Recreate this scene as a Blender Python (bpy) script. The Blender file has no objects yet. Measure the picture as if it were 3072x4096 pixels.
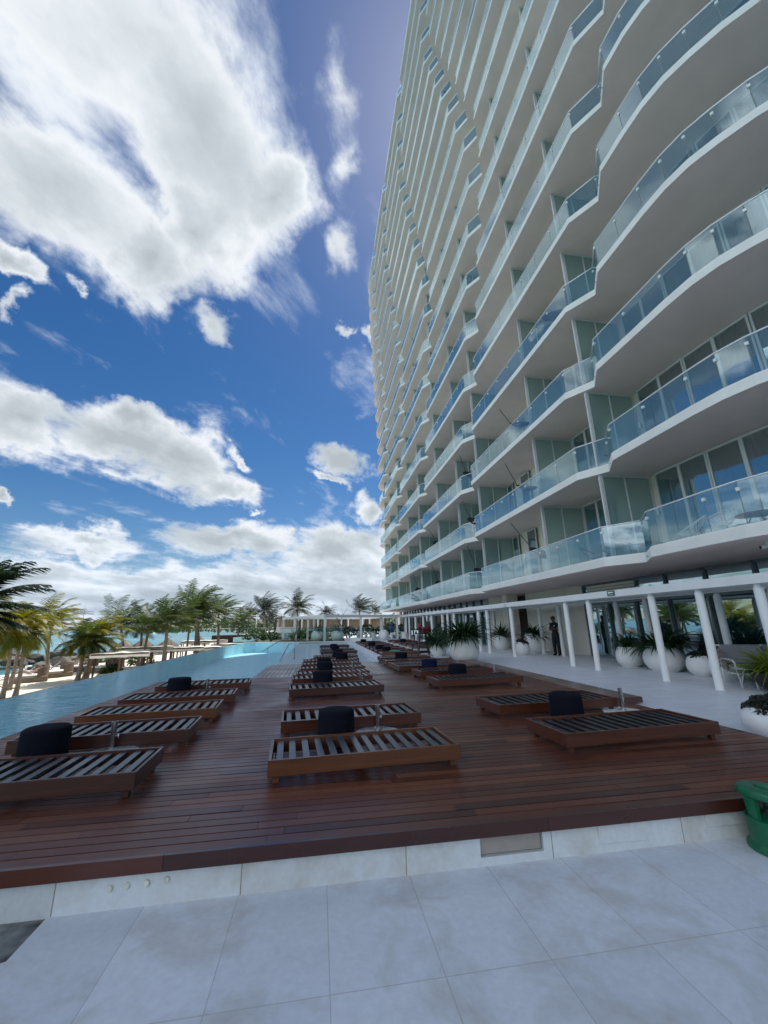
import bpy, bmesh, math, random
from mathutils import Vector, Matrix, Euler
random.seed(7)
S = bpy.context.scene
COL = S.collection
PI = math.pi

# ------------------------------------------------------------------ helpers
class MB:
    """collects boxes, tubes, lathes and quads into one mesh"""
    def __init__(s): s.v = []; s.f = []; s.m = []; s.c = []
    def add(s, vs, fs, mi=0, col=None):
        b = len(s.v); s.v += [tuple(p) for p in vs]
        for f in fs:
            s.f.append(tuple(b + i for i in f)); s.m.append(mi); s.c.append(col)
    def quad(s, a, b, c, d, mi=0, col=None): s.add([a, b, c, d], [(0, 1, 2, 3)], mi, col)
    def box(s, x0, x1, y0, y1, z0, z1, mi=0, col=None, M=None):
        vs = [Vector((x, y, z)) for z in (z0, z1) for y in (y0, y1) for x in (x0, x1)]
        if M is not None: vs = [M @ p for p in vs]
        s.add(vs, [(0, 2, 3, 1), (4, 5, 7, 6), (0, 1, 5, 4), (1, 3, 7, 5), (3, 2, 6, 7), (2, 0, 4, 6)], mi, col)
    def cbox(s, x0, x1, y0, y1, z0, z1, b=.004, mi=0, M=None):
        """box with chamfered vertical and horizontal edges"""
        bm = bmesh.new(); bmesh.ops.create_cube(bm, size=1)
        for v in bm.verts:
            v.co = Vector(((x0 + x1) / 2 + v.co.x * (x1 - x0), (y0 + y1) / 2 + v.co.y * (y1 - y0), (z0 + z1) / 2 + v.co.z * (z1 - z0)))
        bmesh.ops.bevel(bm, geom=bm.edges[:], offset=b, segments=1, affect='EDGES')
        bm.verts.index_update()
        s.add([(M @ v.co if M is not None else v.co) for v in bm.verts], [[v.index for v in f.verts] for f in bm.faces], mi); bm.free()
    def tube(s, pts, r, n=8, mi=0, cap=True):
        pts = [Vector(p) for p in pts]; N = len(pts)
        rs = r if isinstance(r, (list, tuple)) else [r] * N
        rings = []; up0 = None
        for i, p in enumerate(pts):
            t = (pts[min(i + 1, N - 1)] - pts[max(i - 1, 0)]).normalized()
            if up0 is None:
                a = Vector((0, 0, 1)) if abs(t.z) < .9 else Vector((1, 0, 0))
                u = t.cross(a).normalized()
            else:
                u = (up0 - t * up0.dot(t)).normalized()
            up0 = u; w = t.cross(u)
            rings.append([p + (u * math.cos(2 * PI * k / n) + w * math.sin(2 * PI * k / n)) * rs[i] for k in range(n)])
        vs = [q for R in rings for q in R]; fs = []
        for i in range(N - 1):
            for k in range(n):
                fs.append((i * n + k, i * n + (k + 1) % n, (i + 1) * n + (k + 1) % n, (i + 1) * n + k))
        if cap: fs += [tuple(range(n))[::-1], tuple((N - 1) * n + k for k in range(n))]
        s.add(vs, fs, mi)
    def lathe(s, prof, n=24, c=(0, 0, 0), mi=0, M=None):
        vs = []; fs = []
        for r, z in prof:
            for k in range(n):
                p = Vector((r * math.cos(2 * PI * k / n), r * math.sin(2 * PI * k / n), z))
                if M is not None: p = M @ p
                vs.append(p + Vector(c))
        for i in range(len(prof) - 1):
            for k in range(n):
                fs.append((i * n + k, i * n + (k + 1) % n, (i + 1) * n + (k + 1) % n, (i + 1) * n + k))
        if prof[0][0] > 1e-4: fs.append(tuple(range(n))[::-1])
        if prof[-1][0] > 1e-4: fs.append(tuple((len(prof) - 1) * n + k for k in range(n)))
        s.add(vs, fs, mi)
    def prism(s, poly, z0, z1, mi=0, mtop=None, mbot=None):
        n = len(poly)
        vs = [(x, y, z0) for x, y in poly] + [(x, y, z1) for x, y in poly]
        s.add(vs, [(i, (i + 1) % n, n + (i + 1) % n, n + i) for i in range(n)], mi)
        s.add([(x, y, z1) for x, y in poly], [tuple(range(n))], mi if mtop is None else mtop)
        s.add([(x, y, z0) for x, y in poly], [tuple(range(n))[::-1]], mi if mbot is None else mbot)
    def build(s, name, mats, parent=None, smooth=False, tri=False, fixn=True):
        me = bpy.data.meshes.new(name)
        me.from_pydata(s.v, [], s.f)
        if not isinstance(mats, (list, tuple)): mats = [mats]
        for m in mats: me.materials.append(m)
        me.polygons.foreach_set('material_index', s.m)
        if any(c is not None for c in s.c):
            at = me.attributes.new('tone', 'FLOAT', 'FACE')
            at.data.foreach_set('value', [c if c is not None else .5 for c in s.c])
        if smooth: me.polygons.foreach_set('use_smooth', [True] * len(me.polygons))
        me.update()
        if tri or fixn:
            bm = bmesh.new(); bm.from_mesh(me)
            if tri: bmesh.ops.triangulate(bm, faces=[f for f in bm.faces if len(f.verts) > 4])
            if fixn: bmesh.ops.recalc_face_normals(bm, faces=bm.faces[:])
            bm.to_mesh(me); bm.free()
        o = bpy.data.objects.new(name, me); COL.objects.link(o)
        if parent is not None: o.parent = parent
        return o

def tag(o, label=None, cat=None, group=None, kind=None):
    if label: o['label'] = label
    if cat: o['category'] = cat
    if group: o['group'] = group
    if kind: o['kind'] = kind
    return o

def empty(name, loc=(0, 0, 0), rz=0, label=None, cat=None, group=None):
    o = bpy.data.objects.new(name, None); COL.objects.link(o)
    o.location = loc; o.rotation_euler = (0, 0, rz); o.empty_display_size = .1
    return tag(o, label, cat, group)

def copy_tree(o, parent=None):
    c = o.copy(); COL.objects.link(c)
    if parent is not None: c.parent = parent
    for ch in list(o.children): copy_tree(ch, c)
    return c

def auto(o, ang=40):
    me = o.data
    me.polygons.foreach_set('use_smooth', [True] * len(me.polygons))
    me.set_sharp_from_angle(angle=math.radians(ang))
    return o

# ------------------------------------------------------------------ materials
def mat(name):
    m = bpy.data.materials.new(name); m.use_nodes = True
    nt = m.node_tree; nt.nodes.clear()
    return m, nt
def N(nt, t, **k):
    n = nt.nodes.new(t)
    for a, b in k.items():
        if a.startswith('i_'): n.inputs[a[2:].replace('_', ' ')].default_value = b
        else: setattr(n, a, b)
    return n
def L(nt, a, b): nt.links.new(a, b)
def ramp(nt, fac, stops):
    r = N(nt, 'ShaderNodeValToRGB'); e = r.color_ramp.elements
    while len(e) < len(stops): e.new(.5)
    for i, (p, c) in enumerate(stops):
        e[i].position = p; e[i].color = (*c, 1)
    L(nt, fac, r.inputs[0]); return r.outputs[0]

def schlick(nt, r0, rmax, normal=None):
    """Fresnel reflectance that treats both faces of a pane alike"""
    g = N(nt, 'ShaderNodeNewGeometry'); dp = N(nt, 'ShaderNodeVectorMath', operation='DOT_PRODUCT')
    L(nt, g.outputs['Incoming'], dp.inputs[0]); L(nt, normal if normal is not None else g.outputs['Normal'], dp.inputs[1])
    ab = N(nt, 'ShaderNodeMath', operation='ABSOLUTE'); L(nt, dp.outputs['Value'], ab.inputs[0])
    iv = N(nt, 'ShaderNodeMath', operation='SUBTRACT'); iv.inputs[0].default_value = 1; L(nt, ab.outputs[0], iv.inputs[1])
    pw = N(nt, 'ShaderNodeMath', operation='POWER'); pw.inputs[1].default_value = 3.2; L(nt, iv.outputs[0], pw.inputs[0])
    mr = N(nt, 'ShaderNodeMapRange'); mr.inputs[3].default_value = r0; mr.inputs[4].default_value = rmax; L(nt, pw.outputs[0], mr.inputs[0])
    return mr.outputs[0]

def simple(name, col, rough=.5, noise=0., scale=8., bump=0., metal=0., spec=.5, coat=0., stretch=None, bscale=None):
    m, nt = mat(name)
    out = N(nt, 'ShaderNodeOutputMaterial'); b = N(nt, 'ShaderNodeBsdfPrincipled')
    b.inputs['Roughness'].default_value = rough; b.inputs['Metallic'].default_value = metal
    b.inputs['Specular IOR Level'].default_value = spec; b.inputs['Coat Weight'].default_value = coat
    b.inputs['Base Color'].default_value = (*col, 1)
    L(nt, b.outputs[0], out.inputs[0])
    if noise or bump:
        tc = N(nt, 'ShaderNodeTexCoord'); src = tc.outputs['Object']
        if stretch:
            mp = N(nt, 'ShaderNodeMapping'); mp.inputs['Scale'].default_value = stretch
            L(nt, src, mp.inputs[0]); src = mp.outputs[0]
        nz = N(nt, 'ShaderNodeTexNoise'); nz.inputs['Scale'].default_value = scale; nz.inputs['Detail'].default_value = 6
        L(nt, src, nz.inputs['Vector'])
        if noise:
            lo = tuple(max(0, c * (1 - noise)) for c in col); hi = tuple(min(1, c * (1 + noise)) for c in col)
            L(nt, ramp(nt, nz.outputs[0], [(.3, lo), (.7, hi)]), b.inputs['Base Color'])
        if bump:
            n2 = nz
            if bscale:
                n2 = N(nt, 'ShaderNodeTexNoise'); n2.inputs['Scale'].default_value = bscale; n2.inputs['Detail'].default_value = 4
                L(nt, src, n2.inputs['Vector'])
            bp = N(nt, 'ShaderNodeBump'); bp.inputs['Strength'].default_value = bump; bp.inputs['Distance'].default_value = .02
            L(nt, n2.outputs[0], bp.inputs['Height']); L(nt, bp.outputs[0], b.inputs['Normal'])
    return m

def glass(name, tint, refl=1.0, minr=.04, gloss=(1, 1, 1), rough=.0, blend=1.45, milk=0, milkcol=(.6, .75, .72)):
    """architectural glass: tinted see-through plus a Fresnel mirror"""
    m, nt = mat(name)
    out = N(nt, 'ShaderNodeOutputMaterial')
    t = N(nt, 'ShaderNodeBsdfTransparent'); t.inputs[0].default_value = (*tint, 1)
    base = t.outputs[0]
    if milk:
        d = N(nt, 'ShaderNodeBsdfDiffuse'); d.inputs[0].default_value = (*milkcol, 1)
        tl = N(nt, 'ShaderNodeBsdfTranslucent'); tl.inputs[0].default_value = (*milkcol, 1)
        mx0 = N(nt, 'ShaderNodeMixShader'); mx0.inputs[0].default_value = .5
        L(nt, d.outputs[0], mx0.inputs[1]); L(nt, tl.outputs[0], mx0.inputs[2])
        mx1 = N(nt, 'ShaderNodeMixShader'); mx1.inputs[0].default_value = milk
        L(nt, base, mx1.inputs[1]); L(nt, mx0.outputs[0], mx1.inputs[2]); base = mx1.outputs[0]
    g = N(nt, 'ShaderNodeBsdfGlossy'); g.inputs['Roughness'].default_value = rough; g.inputs[0].default_value = (*gloss, 1)
    mx = N(nt, 'ShaderNodeMixShader')
    L(nt, schlick(nt, minr, refl), mx.inputs[0]); L(nt, base, mx.inputs[1]); L(nt, g.outputs[0], mx.inputs[2])
    L(nt, mx.outputs[0], out.inputs[0])
    return m

def dark_glass(name, col, minr=.12, gloss=(.85, .95, 1)):
    m, nt = mat(name)
    out = N(nt, 'ShaderNodeOutputMaterial')
    d = N(nt, 'ShaderNodeBsdfDiffuse'); d.inputs[0].default_value = (*col, 1)
    g = N(nt, 'ShaderNodeBsdfGlossy'); g.inputs['Roughness'].default_value = .004; g.inputs[0].default_value = (*gloss, 1)
    tc = N(nt, 'ShaderNodeTexCoord'); nz = N(nt, 'ShaderNodeTexNoise'); nz.inputs['Scale'].default_value = .7; nz.inputs['Detail'].default_value = 1
    L(nt, tc.outputs['Object'], nz.inputs['Vector'])
    bp = N(nt, 'ShaderNodeBump'); bp.inputs['Strength'].default_value = .05; bp.inputs['Distance'].default_value = .05
    L(nt, nz.outputs[0], bp.inputs['Height']); L(nt, bp.outputs[0], g.inputs['Normal'])
    mx = N(nt, 'ShaderNodeMixShader'); L(nt, schlick(nt, minr, .95), mx.inputs[0]); L(nt, d.outputs[0], mx.inputs[1]); L(nt, g.outputs[0], mx.inputs[2])
    L(nt, mx.outputs[0], out.inputs[0])
    return m

def leaf(name, c1, c2, trans=.45, scale=1.5, rough=.45):
    m, nt = mat(name)
    out = N(nt, 'ShaderNodeOutputMaterial')
    tc = N(nt, 'ShaderNodeTexCoord'); nz = N(nt, 'ShaderNodeTexNoise'); nz.inputs['Scale'].default_value = scale; nz.inputs['Detail'].default_value = 3
    L(nt, tc.outputs['Object'], nz.inputs['Vector'])
    col = ramp(nt, nz.outputs[0], [(.35, c1), (.65, c2)])
    b = N(nt, 'ShaderNodeBsdfPrincipled'); b.inputs['Roughness'].default_value = rough; L(nt, col, b.inputs['Base Color'])
    t = N(nt, 'ShaderNodeBsdfTranslucent')
    hs = N(nt, 'ShaderNodeHueSaturation'); hs.inputs['Saturation'].default_value = 1.15; hs.inputs['Value'].default_value = 1.6
    L(nt, col, hs.inputs['Color']); L(nt, hs.outputs[0], t.inputs[0])
    mx = N(nt, 'ShaderNodeMixShader'); mx.inputs[0].default_value = trans
    L(nt, b.outputs[0], mx.inputs[1]); L(nt, t.outputs[0], mx.inputs[2]); L(nt, mx.outputs[0], out.inputs[0])
    return m

def wood(name, c_dark, c_mid, c_light, rough=.35, axis=(.6, 14, 14), use_tone=True, bump=.12, wet=0.):
    m, nt = mat(name)
    out = N(nt, 'ShaderNodeOutputMaterial'); b = N(nt, 'ShaderNodeBsdfPrincipled')
    tc = N(nt, 'ShaderNodeTexCoord'); mp = N(nt, 'ShaderNodeMapping'); mp.inputs['Scale'].default_value = axis
    L(nt, tc.outputs['Object'], mp.inputs[0])
    nz = N(nt, 'ShaderNodeTexNoise'); nz.inputs['Scale'].default_value = 2.2; nz.inputs['Detail'].default_value = 8; nz.inputs['Distortion'].default_value = .8
    L(nt, mp.outputs[0], nz.inputs['Vector'])
    big = N(nt, 'ShaderNodeTexNoise'); big.inputs['Scale'].default_value = .9; big.inputs['Detail'].default_value = 4
    L(nt, tc.outputs['Object'], big.inputs['Vector'])
    fac = nz.outputs[0]
    if use_tone:
        at = N(nt, 'ShaderNodeAttribute', attribute_name='tone')
        m1 = N(nt, 'ShaderNodeMath', operation='MULTIPLY_ADD'); m1.inputs[1].default_value = .35
        L(nt, nz.outputs[0], m1.inputs[0])
        m2 = N(nt, 'ShaderNodeMath', operation='MULTIPLY'); m2.inputs[1].default_value = .65
        L(nt, at.outputs['Fac'], m2.inputs[0]); L(nt, m2.outputs[0], m1.inputs[2]); fac = m1.outputs[0]
    col = ramp(nt, fac, [(.2, c_dark), (.5, c_mid), (.85, c_light)])
    L(nt, col, b.inputs['Base Color'])
    rr = N(nt, 'ShaderNodeMapRange'); rr.inputs[1].default_value = .3; rr.inputs[2].default_value = .7
    rr.inputs[3].default_value = max(.05, rough - .12); rr.inputs[4].default_value = rough + .15
    L(nt, big.outputs[0], rr.inputs[0]); L(nt, rr.outputs[0], b.inputs['Roughness'])
    bp = N(nt, 'ShaderNodeBump'); bp.inputs['Strength'].default_value = bump; bp.inputs['Distance'].default_value = .01
    L(nt, nz.outputs[0], bp.inputs['Height']); L(nt, bp.outputs[0], b.inputs['Normal'])
    b.inputs['Coat Weight'].default_value = wet; b.inputs['Coat Roughness'].default_value = .25
    L(nt, b.outputs[0], out.inputs[0])
    return m

def tiles(name, c1, c2, mortar, w, h, off=(0, 0), msize=.006, rough=.55, stain=.25, offset=0., stainc=(.32, .28, .22), vert=False, bump=.15):
    m, nt = mat(name)
    out = N(nt, 'ShaderNodeOutputMaterial'); b = N(nt, 'ShaderNodeBsdfPrincipled')
    tc = N(nt, 'ShaderNodeTexCoord'); mp = N(nt, 'ShaderNodeMapping'); mp.inputs['Location'].default_value = (-off[0], -off[1], 0)
    if vert:
        sp = N(nt, 'ShaderNodeSeparateXYZ'); cb = N(nt, 'ShaderNodeCombineXYZ'); L(nt, tc.outputs['Object'], sp.inputs[0])
        L(nt, sp.outputs[0], cb.inputs[0]); L(nt, sp.outputs[2], cb.inputs[1]); L(nt, sp.outputs[1], cb.inputs[2]); L(nt, cb.outputs[0], mp.inputs[0])
    else: L(nt, tc.outputs['Object'], mp.inputs[0])
    br = N(nt, 'ShaderNodeTexBrick'); br.offset = offset; br.offset_frequency = 2; br.squash = 1
    br.inputs['Scale'].default_value = 1; br.inputs['Brick Width'].default_value = w; br.inputs['Row Height'].default_value = h
    br.inputs['Mortar Size'].default_value = msize; br.inputs['Mortar Smooth'].default_value = .1; br.inputs['Bias'].default_value = 0
    br.inputs['Color1'].default_value = (*c1, 1); br.inputs['Color2'].default_value = (*c2, 1); br.inputs['Mortar'].default_value = (*mortar, 1)
    L(nt, mp.outputs[0], br.inputs['Vector'])
    n1 = N(nt, 'ShaderNodeTexNoise'); n1.inputs['Scale'].default_value = 1.7; n1.inputs['Detail'].default_value = 9; n1.inputs['Roughness'].default_value = .62; n1.inputs['Distortion'].default_value = .7
    L(nt, tc.outputs['Object'], n1.inputs['Vector'])
    n2 = N(nt, 'ShaderNodeTexNoise'); n2.inputs['Scale'].default_value = 26; n2.inputs['Detail'].default_value = 9
    L(nt, tc.outputs['Object'], n2.inputs['Vector'])
    r1 = N(nt, 'ShaderNodeMapRange'); r1.inputs[1].default_value = .47; r1.inputs[2].default_value = .74; r1.inputs[3].default_value = 0; r1.inputs[4].default_value = stain
    L(nt, n1.outputs[0], r1.inputs[0])
    mx = N(nt, 'ShaderNodeMix', data_type='RGBA'); L(nt, r1.outputs[0], mx.inputs[0]); L(nt, br.outputs[0], mx.inputs[6]); mx.inputs[7].default_value = (*stainc, 1)
    mx2 = N(nt, 'ShaderNodeMix', data_type='RGBA', blend_type='MULTIPLY'); mx2.inputs[0].default_value = .35
    L(nt, mx.outputs[2], mx2.inputs[6]); L(nt, ramp(nt, n2.outputs[0], [(.3, (.72, .72, .72)), (.7, (1, 1, 1))]), mx2.inputs[7])
    L(nt, mx2.outputs[2], b.inputs['Base Color']); b.inputs['Roughness'].default_value = rough
    mth = N(nt, 'ShaderNodeMath', operation='MULTIPLY_ADD'); mth.inputs[1].default_value = -1.; L(nt, br.outputs['Fac'], mth.inputs[0])
    m3 = N(nt, 'ShaderNodeMath', operation='MULTIPLY'); m3.inputs[1].default_value = .25; L(nt, n2.outputs[0], m3.inputs[0]); L(nt, m3.outputs[0], mth.inputs[2])
    bp = N(nt, 'ShaderNodeBump'); bp.inputs['Strength'].default_value = bump; bp.inputs['Distance'].default_value = .008
    L(nt, mth.outputs[0], bp.inputs['Height']); L(nt, bp.outputs[0], b.inputs['Normal'])
    L(nt, b.outputs[0], out.inputs[0])
    return m

def pool_water(name, tint, scale=2.2, strength=.25, dist=.05, rmax=.62):
    m, nt = mat(name)
    out = N(nt, 'ShaderNodeOutputMaterial')
    tc = N(nt, 'ShaderNodeTexCoord')
    mp = N(nt, 'ShaderNodeMapping'); mp.inputs['Scale'].default_value = (1, 1.5, 1); mp.inputs['Rotation'].default_value = (0, 0, .5); L(nt, tc.outputs['Object'], mp.inputs[0])
    n1 = N(nt, 'ShaderNodeTexNoise'); n1.inputs['Scale'].default_value = scale; n1.inputs['Detail'].default_value = 4; n1.inputs['Roughness'].default_value = .6; n1.inputs['Distortion'].default_value = .6
    L(nt, mp.outputs[0], n1.inputs['Vector'])
    n2 = N(nt, 'ShaderNodeTexNoise'); n2.inputs['Scale'].default_value = scale * 4.3; n2.inputs['Detail'].default_value = 3; L(nt, mp.outputs[0], n2.inputs['Vector'])
    ad = N(nt, 'ShaderNodeMath', operation='MULTIPLY_ADD'); ad.inputs[1].default_value = .3; L(nt, n2.outputs[0], ad.inputs[0]); L(nt, n1.outputs[0], ad.inputs[2])
    bp = N(nt, 'ShaderNodeBump'); bp.inputs['Strength'].default_value = strength; bp.inputs['Distance'].default_value = dist; L(nt, ad.outputs[0], bp.inputs['Height'])
    t = N(nt, 'ShaderNodeBsdfTransparent'); t.inputs[0].default_value = (*tint, 1)
    g = N(nt, 'ShaderNodeBsdfGlossy'); g.inputs['Roughness'].default_value = .03; L(nt, bp.outputs[0], g.inputs['Normal'])
    mx = N(nt, 'ShaderNodeMixShader'); L(nt, schlick(nt, .02, rmax, bp.outputs[0]), mx.inputs[0]); L(nt, t.outputs[0], mx.inputs[1]); L(nt, g.outputs[0], mx.inputs[2])
    L(nt, mx.outputs[0], out.inputs[0])
    return m

M = {}
M['plaster'] = simple('white_plaster', (.82, .81, .77), .8, noise=.05, scale=2, bump=.12, bscale=60)
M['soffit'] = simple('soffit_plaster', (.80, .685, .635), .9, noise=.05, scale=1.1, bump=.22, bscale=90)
M['cream'] = simple('cream_plaster', (.76, .72, .62), .85, noise=.05, scale=2, bump=.1, bscale=50)
M['white_metal'] = simple('white_painted_metal', (.78, .78, .77), .35, noise=.04, scale=3)
M['alu'] = simple('pale_aluminium_frame', (.62, .63, .62), .4, noise=.05, scale=5)
M['rail'] = simple('brushed_rail', (.85, .87, .88), .3, metal=.5)
M['steel'] = simple('stainless_steel', (.55, .55, .56), .22, metal=1.)
M['joint'] = simple('pane_joint', (.16, .22, .22), .5)
M['rail_glass'] = glass('railing_glass', (.68, .84, .88), refl=.95, minr=.14, gloss=(.80, .95, 1), milk=.20, milkcol=(.50, .70, .75))
M['screen_glass'] = glass('frosted_screen', (.45, .6, .55), refl=.8, minr=.03, milk=.65, milkcol=(.27, .39, .38))
M['door_glass'] = glass('door_glass', (.45, .62, .66), refl=1., minr=.40, gloss=(.9, 1, 1))
M['dark_glass'] = dark_glass('dark_window_glass', (.025, .05, .055), minr=.40)
M['lobby_glass'] = dark_glass('lobby_glass', (.012, .035, .04), minr=.54, gloss=(.72, .92, 1.0))
M['clear_glass'] = glass('clear_glass', (.75, .9, .86), refl=1., minr=.04)
M['curtain'] = simple('sheer_curtain', (.28, .33, .33), .9, noise=.12, scale=5, stretch=(6, 6, .3))
M['deck'] = wood('hardwood_deck', (.054, .013, .006), (.108, .028, .012), (.185, .060, .024), rough=.40, axis=(.5, 9, 9), wet=.05)
M['deck_weathered'] = wood('weathered_deck', (.10, .065, .05), (.17, .115, .09), (.25, .18, .14), rough=.4, axis=(9, .5, 9), wet=.3)
M['fascia_wood'] = wood('deck_fascia_wood', (.035, .008, .005), (.066, .015, .009), (.10, .027, .014), rough=.3, axis=(.5, 9, 9), wet=.3)
M['lounger_wood'] = wood('lounger_teak', (.042, .010, .005), (.078, .020, .009), (.12, .034, .014), rough=.36, axis=(.7, 10, 12), use_tone=False, wet=.2)
M['lounger_wood_b'] = wood('lounger_teak_orange', (.075, .024, .009), (.125, .041, .014), (.18, .062, .021), rough=.36, axis=(.7, 10, 12), use_tone=False, wet=.2)
M['lounger_wood_c'] = wood('lounger_teak_dark', (.03, .009, .006), (.055, .017, .010), (.085, .029, .015), rough=.36, axis=(.7, 10, 12), use_tone=False, wet=.2)
M['slat'] = simple('slate_grey_slat', (.045, .048, .052), .33, noise=.3, scale=12, spec=.6, bump=.05)
M['slat_dark'] = simple('wet_dark_slat', (.014, .012, .012), .38, noise=.4, scale=10, spec=.4, bump=.05)  # near-black slat copy: the hotel's dark reflection is put into its colour
M['pouf'] = simple('navy_knit_fabric', (.008, .009, .016), .95, noise=.3, scale=60, bump=.35, bscale=150, spec=.1)
M['pouf_blue'] = simple('blue_knit_fabric', (.010, .012, .04), .95, noise=.3, scale=60, bump=.35, bscale=150, spec=.1)
M['paver'] = tiles('marble_paving', (.79, .815, .86), (.70, .73, .78), (.54, .54, .54), .58, .87, off=(.1, 2.50), msize=.0028, stain=.8, stainc=(.50, .465, .40), rough=.5)
M['terrace'] = tiles('terrace_marble', (.76, .785, .82), (.71, .735, .77), (.42, .41, .39), .9, .3, msize=.003, stain=.25, stainc=(.45, .43, .38), offset=.5, rough=.45, bump=.08)
M['plinth'] = tiles('plinth_marble', (.72, .75, .77), (.66, .69, .71), (.30, .27, .22), 1.13, .6, off=(.66, -.3), msize=.004, stain=.6, stainc=(.42, .34, .22), vert=True, rough=.5)
M['panel'] = simple('beige_access_panel', (.36, .32, .28), .6, noise=.12, scale=6)
M['plug'] = simple('pale_render_plug', (.66, .68, .58), .8, noise=.2, scale=30, bump=.2)
M['rough_stone'] = simple('rough_wet_stone', (.20, .21, .20), .6, noise=.8, scale=7, bump=.6)
M['pool_tile'] = tiles('pool_tile', (.50, .88, .98), (.46, .86, .97), (.58, .84, .92), .3, .3, msize=.006, stain=.1, stainc=(.2, .45, .55))
M['shelf_tile'] = tiles('shelf_tile', (.66, .72, .74), (.60, .68, .72), (.5, .58, .62), .6, .6, msize=.005, stain=.1, stainc=(.45, .55, .6))
M['pool_water'] = pool_water('pool_water', (.90, .98, 1.0), 1.6, 1.0, .075, .52)
M['pot'] = simple('white_planter', (.78, .78, .77), .42, noise=.05, scale=4, bump=.05, bscale=60)
M['soil'] = simple('potting_soil', (.03, .022, .015), .95, noise=.4, scale=30, bump=.5)
M['strap'] = leaf('strap_leaf', (.012, .035, .012), (.035, .085, .028), .25, 4)
M['box'] = leaf('box_leaf', (.012, .018, .010), (.03, .042, .022), .15, 9)
M['yellow_leaf'] = leaf('lime_leaf', (.10, .15, .015), (.24, .30, .03), .4, 5)
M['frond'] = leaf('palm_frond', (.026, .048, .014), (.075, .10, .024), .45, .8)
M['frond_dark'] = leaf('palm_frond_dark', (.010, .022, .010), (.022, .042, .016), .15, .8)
M['frond_yellow'] = leaf('palm_frond_yellow', (.055, .075, .012), (.19, .17, .018), .5, .8)
M['bark'] = simple('palm_bark', (.20, .165, .13), .9, noise=.45, scale=5, bump=.5, stretch=(1, 1, 5))
M['bush'] = leaf('bush_leaf', (.020, .045, .014), (.055, .10, .03), .3, 3)
M['sand'] = simple('beach_sand', (.72, .65, .53), .9, noise=.12, scale=2.5, bump=.5, bscale=5)
M['rock'] = simple('breakwater_rock', (.11, .10, .085), .85, noise=.55, scale=1.6, bump=.8, bscale=5)
M['wicker'] = simple('brown_wicker', (.17, .135, .10), .75, noise=.4, scale=30, bump=.6)
M['canvas'] = simple('white_canvas', (.74, .72, .68), .85, noise=.06, scale=2)
M['tan_cloth'] = simple('tan_cloth', (.50, .40, .29), .9, noise=.08, scale=1.5)
M['post_wood'] = simple('brown_post', (.10, .055, .03), .6, noise=.4, scale=4, stretch=(8, 8, 1))
M['dark_wood'] = simple('dark_stained_wood', (.035, .018, .012), .45, noise=.4, scale=5)
M['grey_cushion'] = simple('lilac_grey_cushion', (.23, .235, .27), .9, noise=.06, scale=30, bump=.1, bscale=120)
M['lattice'] = simple('taupe_strap', (.20, .165, .14), .7, noise=.2, scale=20)
M['green'] = simple('green_enamel', (.004, .125, .055), .38, noise=.12, scale=6, spec=.5)
M['black'] = simple('black_rubber', (.012, .012, .014), .5)
M['sign_green'] = simple('sign_green', (.0, .11, .06), .4)
M['sign_white'] = simple('sign_white', (.75, .78, .75), .4)
M['uniform'] = simple('dark_uniform', (.007, .007, .011), .85, noise=.3, scale=20)
M['skin'] = simple('brown_skin', (.16, .08, .05), .5, noise=.1, scale=15)
M['skin_light'] = simple('tanned_skin', (.42, .24, .17), .5, noise=.1, scale=15)
M['red'] = simple('red_nylon', (.22, .012, .02), .5)
M['blue_cloth'] = simple('blue_cloth', (.05, .13, .30), .85, noise=.2, scale=10)
M['hammock'] = simple('charcoal_hammock', (.022, .023, .027), .9, noise=.2, scale=20)
M['white_cord'] = simple('white_cord', (.68, .68, .66), .5)
M['kite'] = simple('kite_nylon', (.65, .60, .08), .5)
M['towel'] = simple('green_towel', (.12, .42, .33), .95)

# ------------------------------------------------------------------ camera
cam_d = bpy.data.cameras.new('camera'); cam = bpy.data.objects.new('camera', cam_d); COL.objects.link(cam)
R3 = Matrix(((0.98776, -0.02577, -0.15385), (-0.15508, -0.26863, -0.95068), (-0.01683, 0.9629, -0.26934)))
cam.matrix_world = Matrix.Translation((0, 0, 1.43)) @ R3.to_4x4()
cam_d.sensor_fit = 'HORIZONTAL'; cam_d.sensor_width = 36; cam_d.lens = 1600 / 3072 * 36
cam_d.clip_start = .05; cam_d.clip_end = 12000
S.camera = cam

# ------------------------------------------------------------------ light
SUN_EL, SUN_AZ = math.radians(60), math.radians(27)      # azimuth from +Y towards +X
sd = bpy.data.lights.new('sun', 'SUN'); sd.energy = 4.2; sd.angle = math.radians(.5); sd.color = (1, .95, .87)
so = bpy.data.objects.new('sun', sd); COL.objects.link(so)
sdir = Vector((math.sin(SUN_AZ) * math.cos(SUN_EL), math.cos(SUN_AZ) * math.cos(SUN_EL), math.sin(SUN_EL)))
so.rotation_euler = sdir.to_track_quat('Z', 'Y').to_euler(); so.location = (30, 60, 120)

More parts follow.
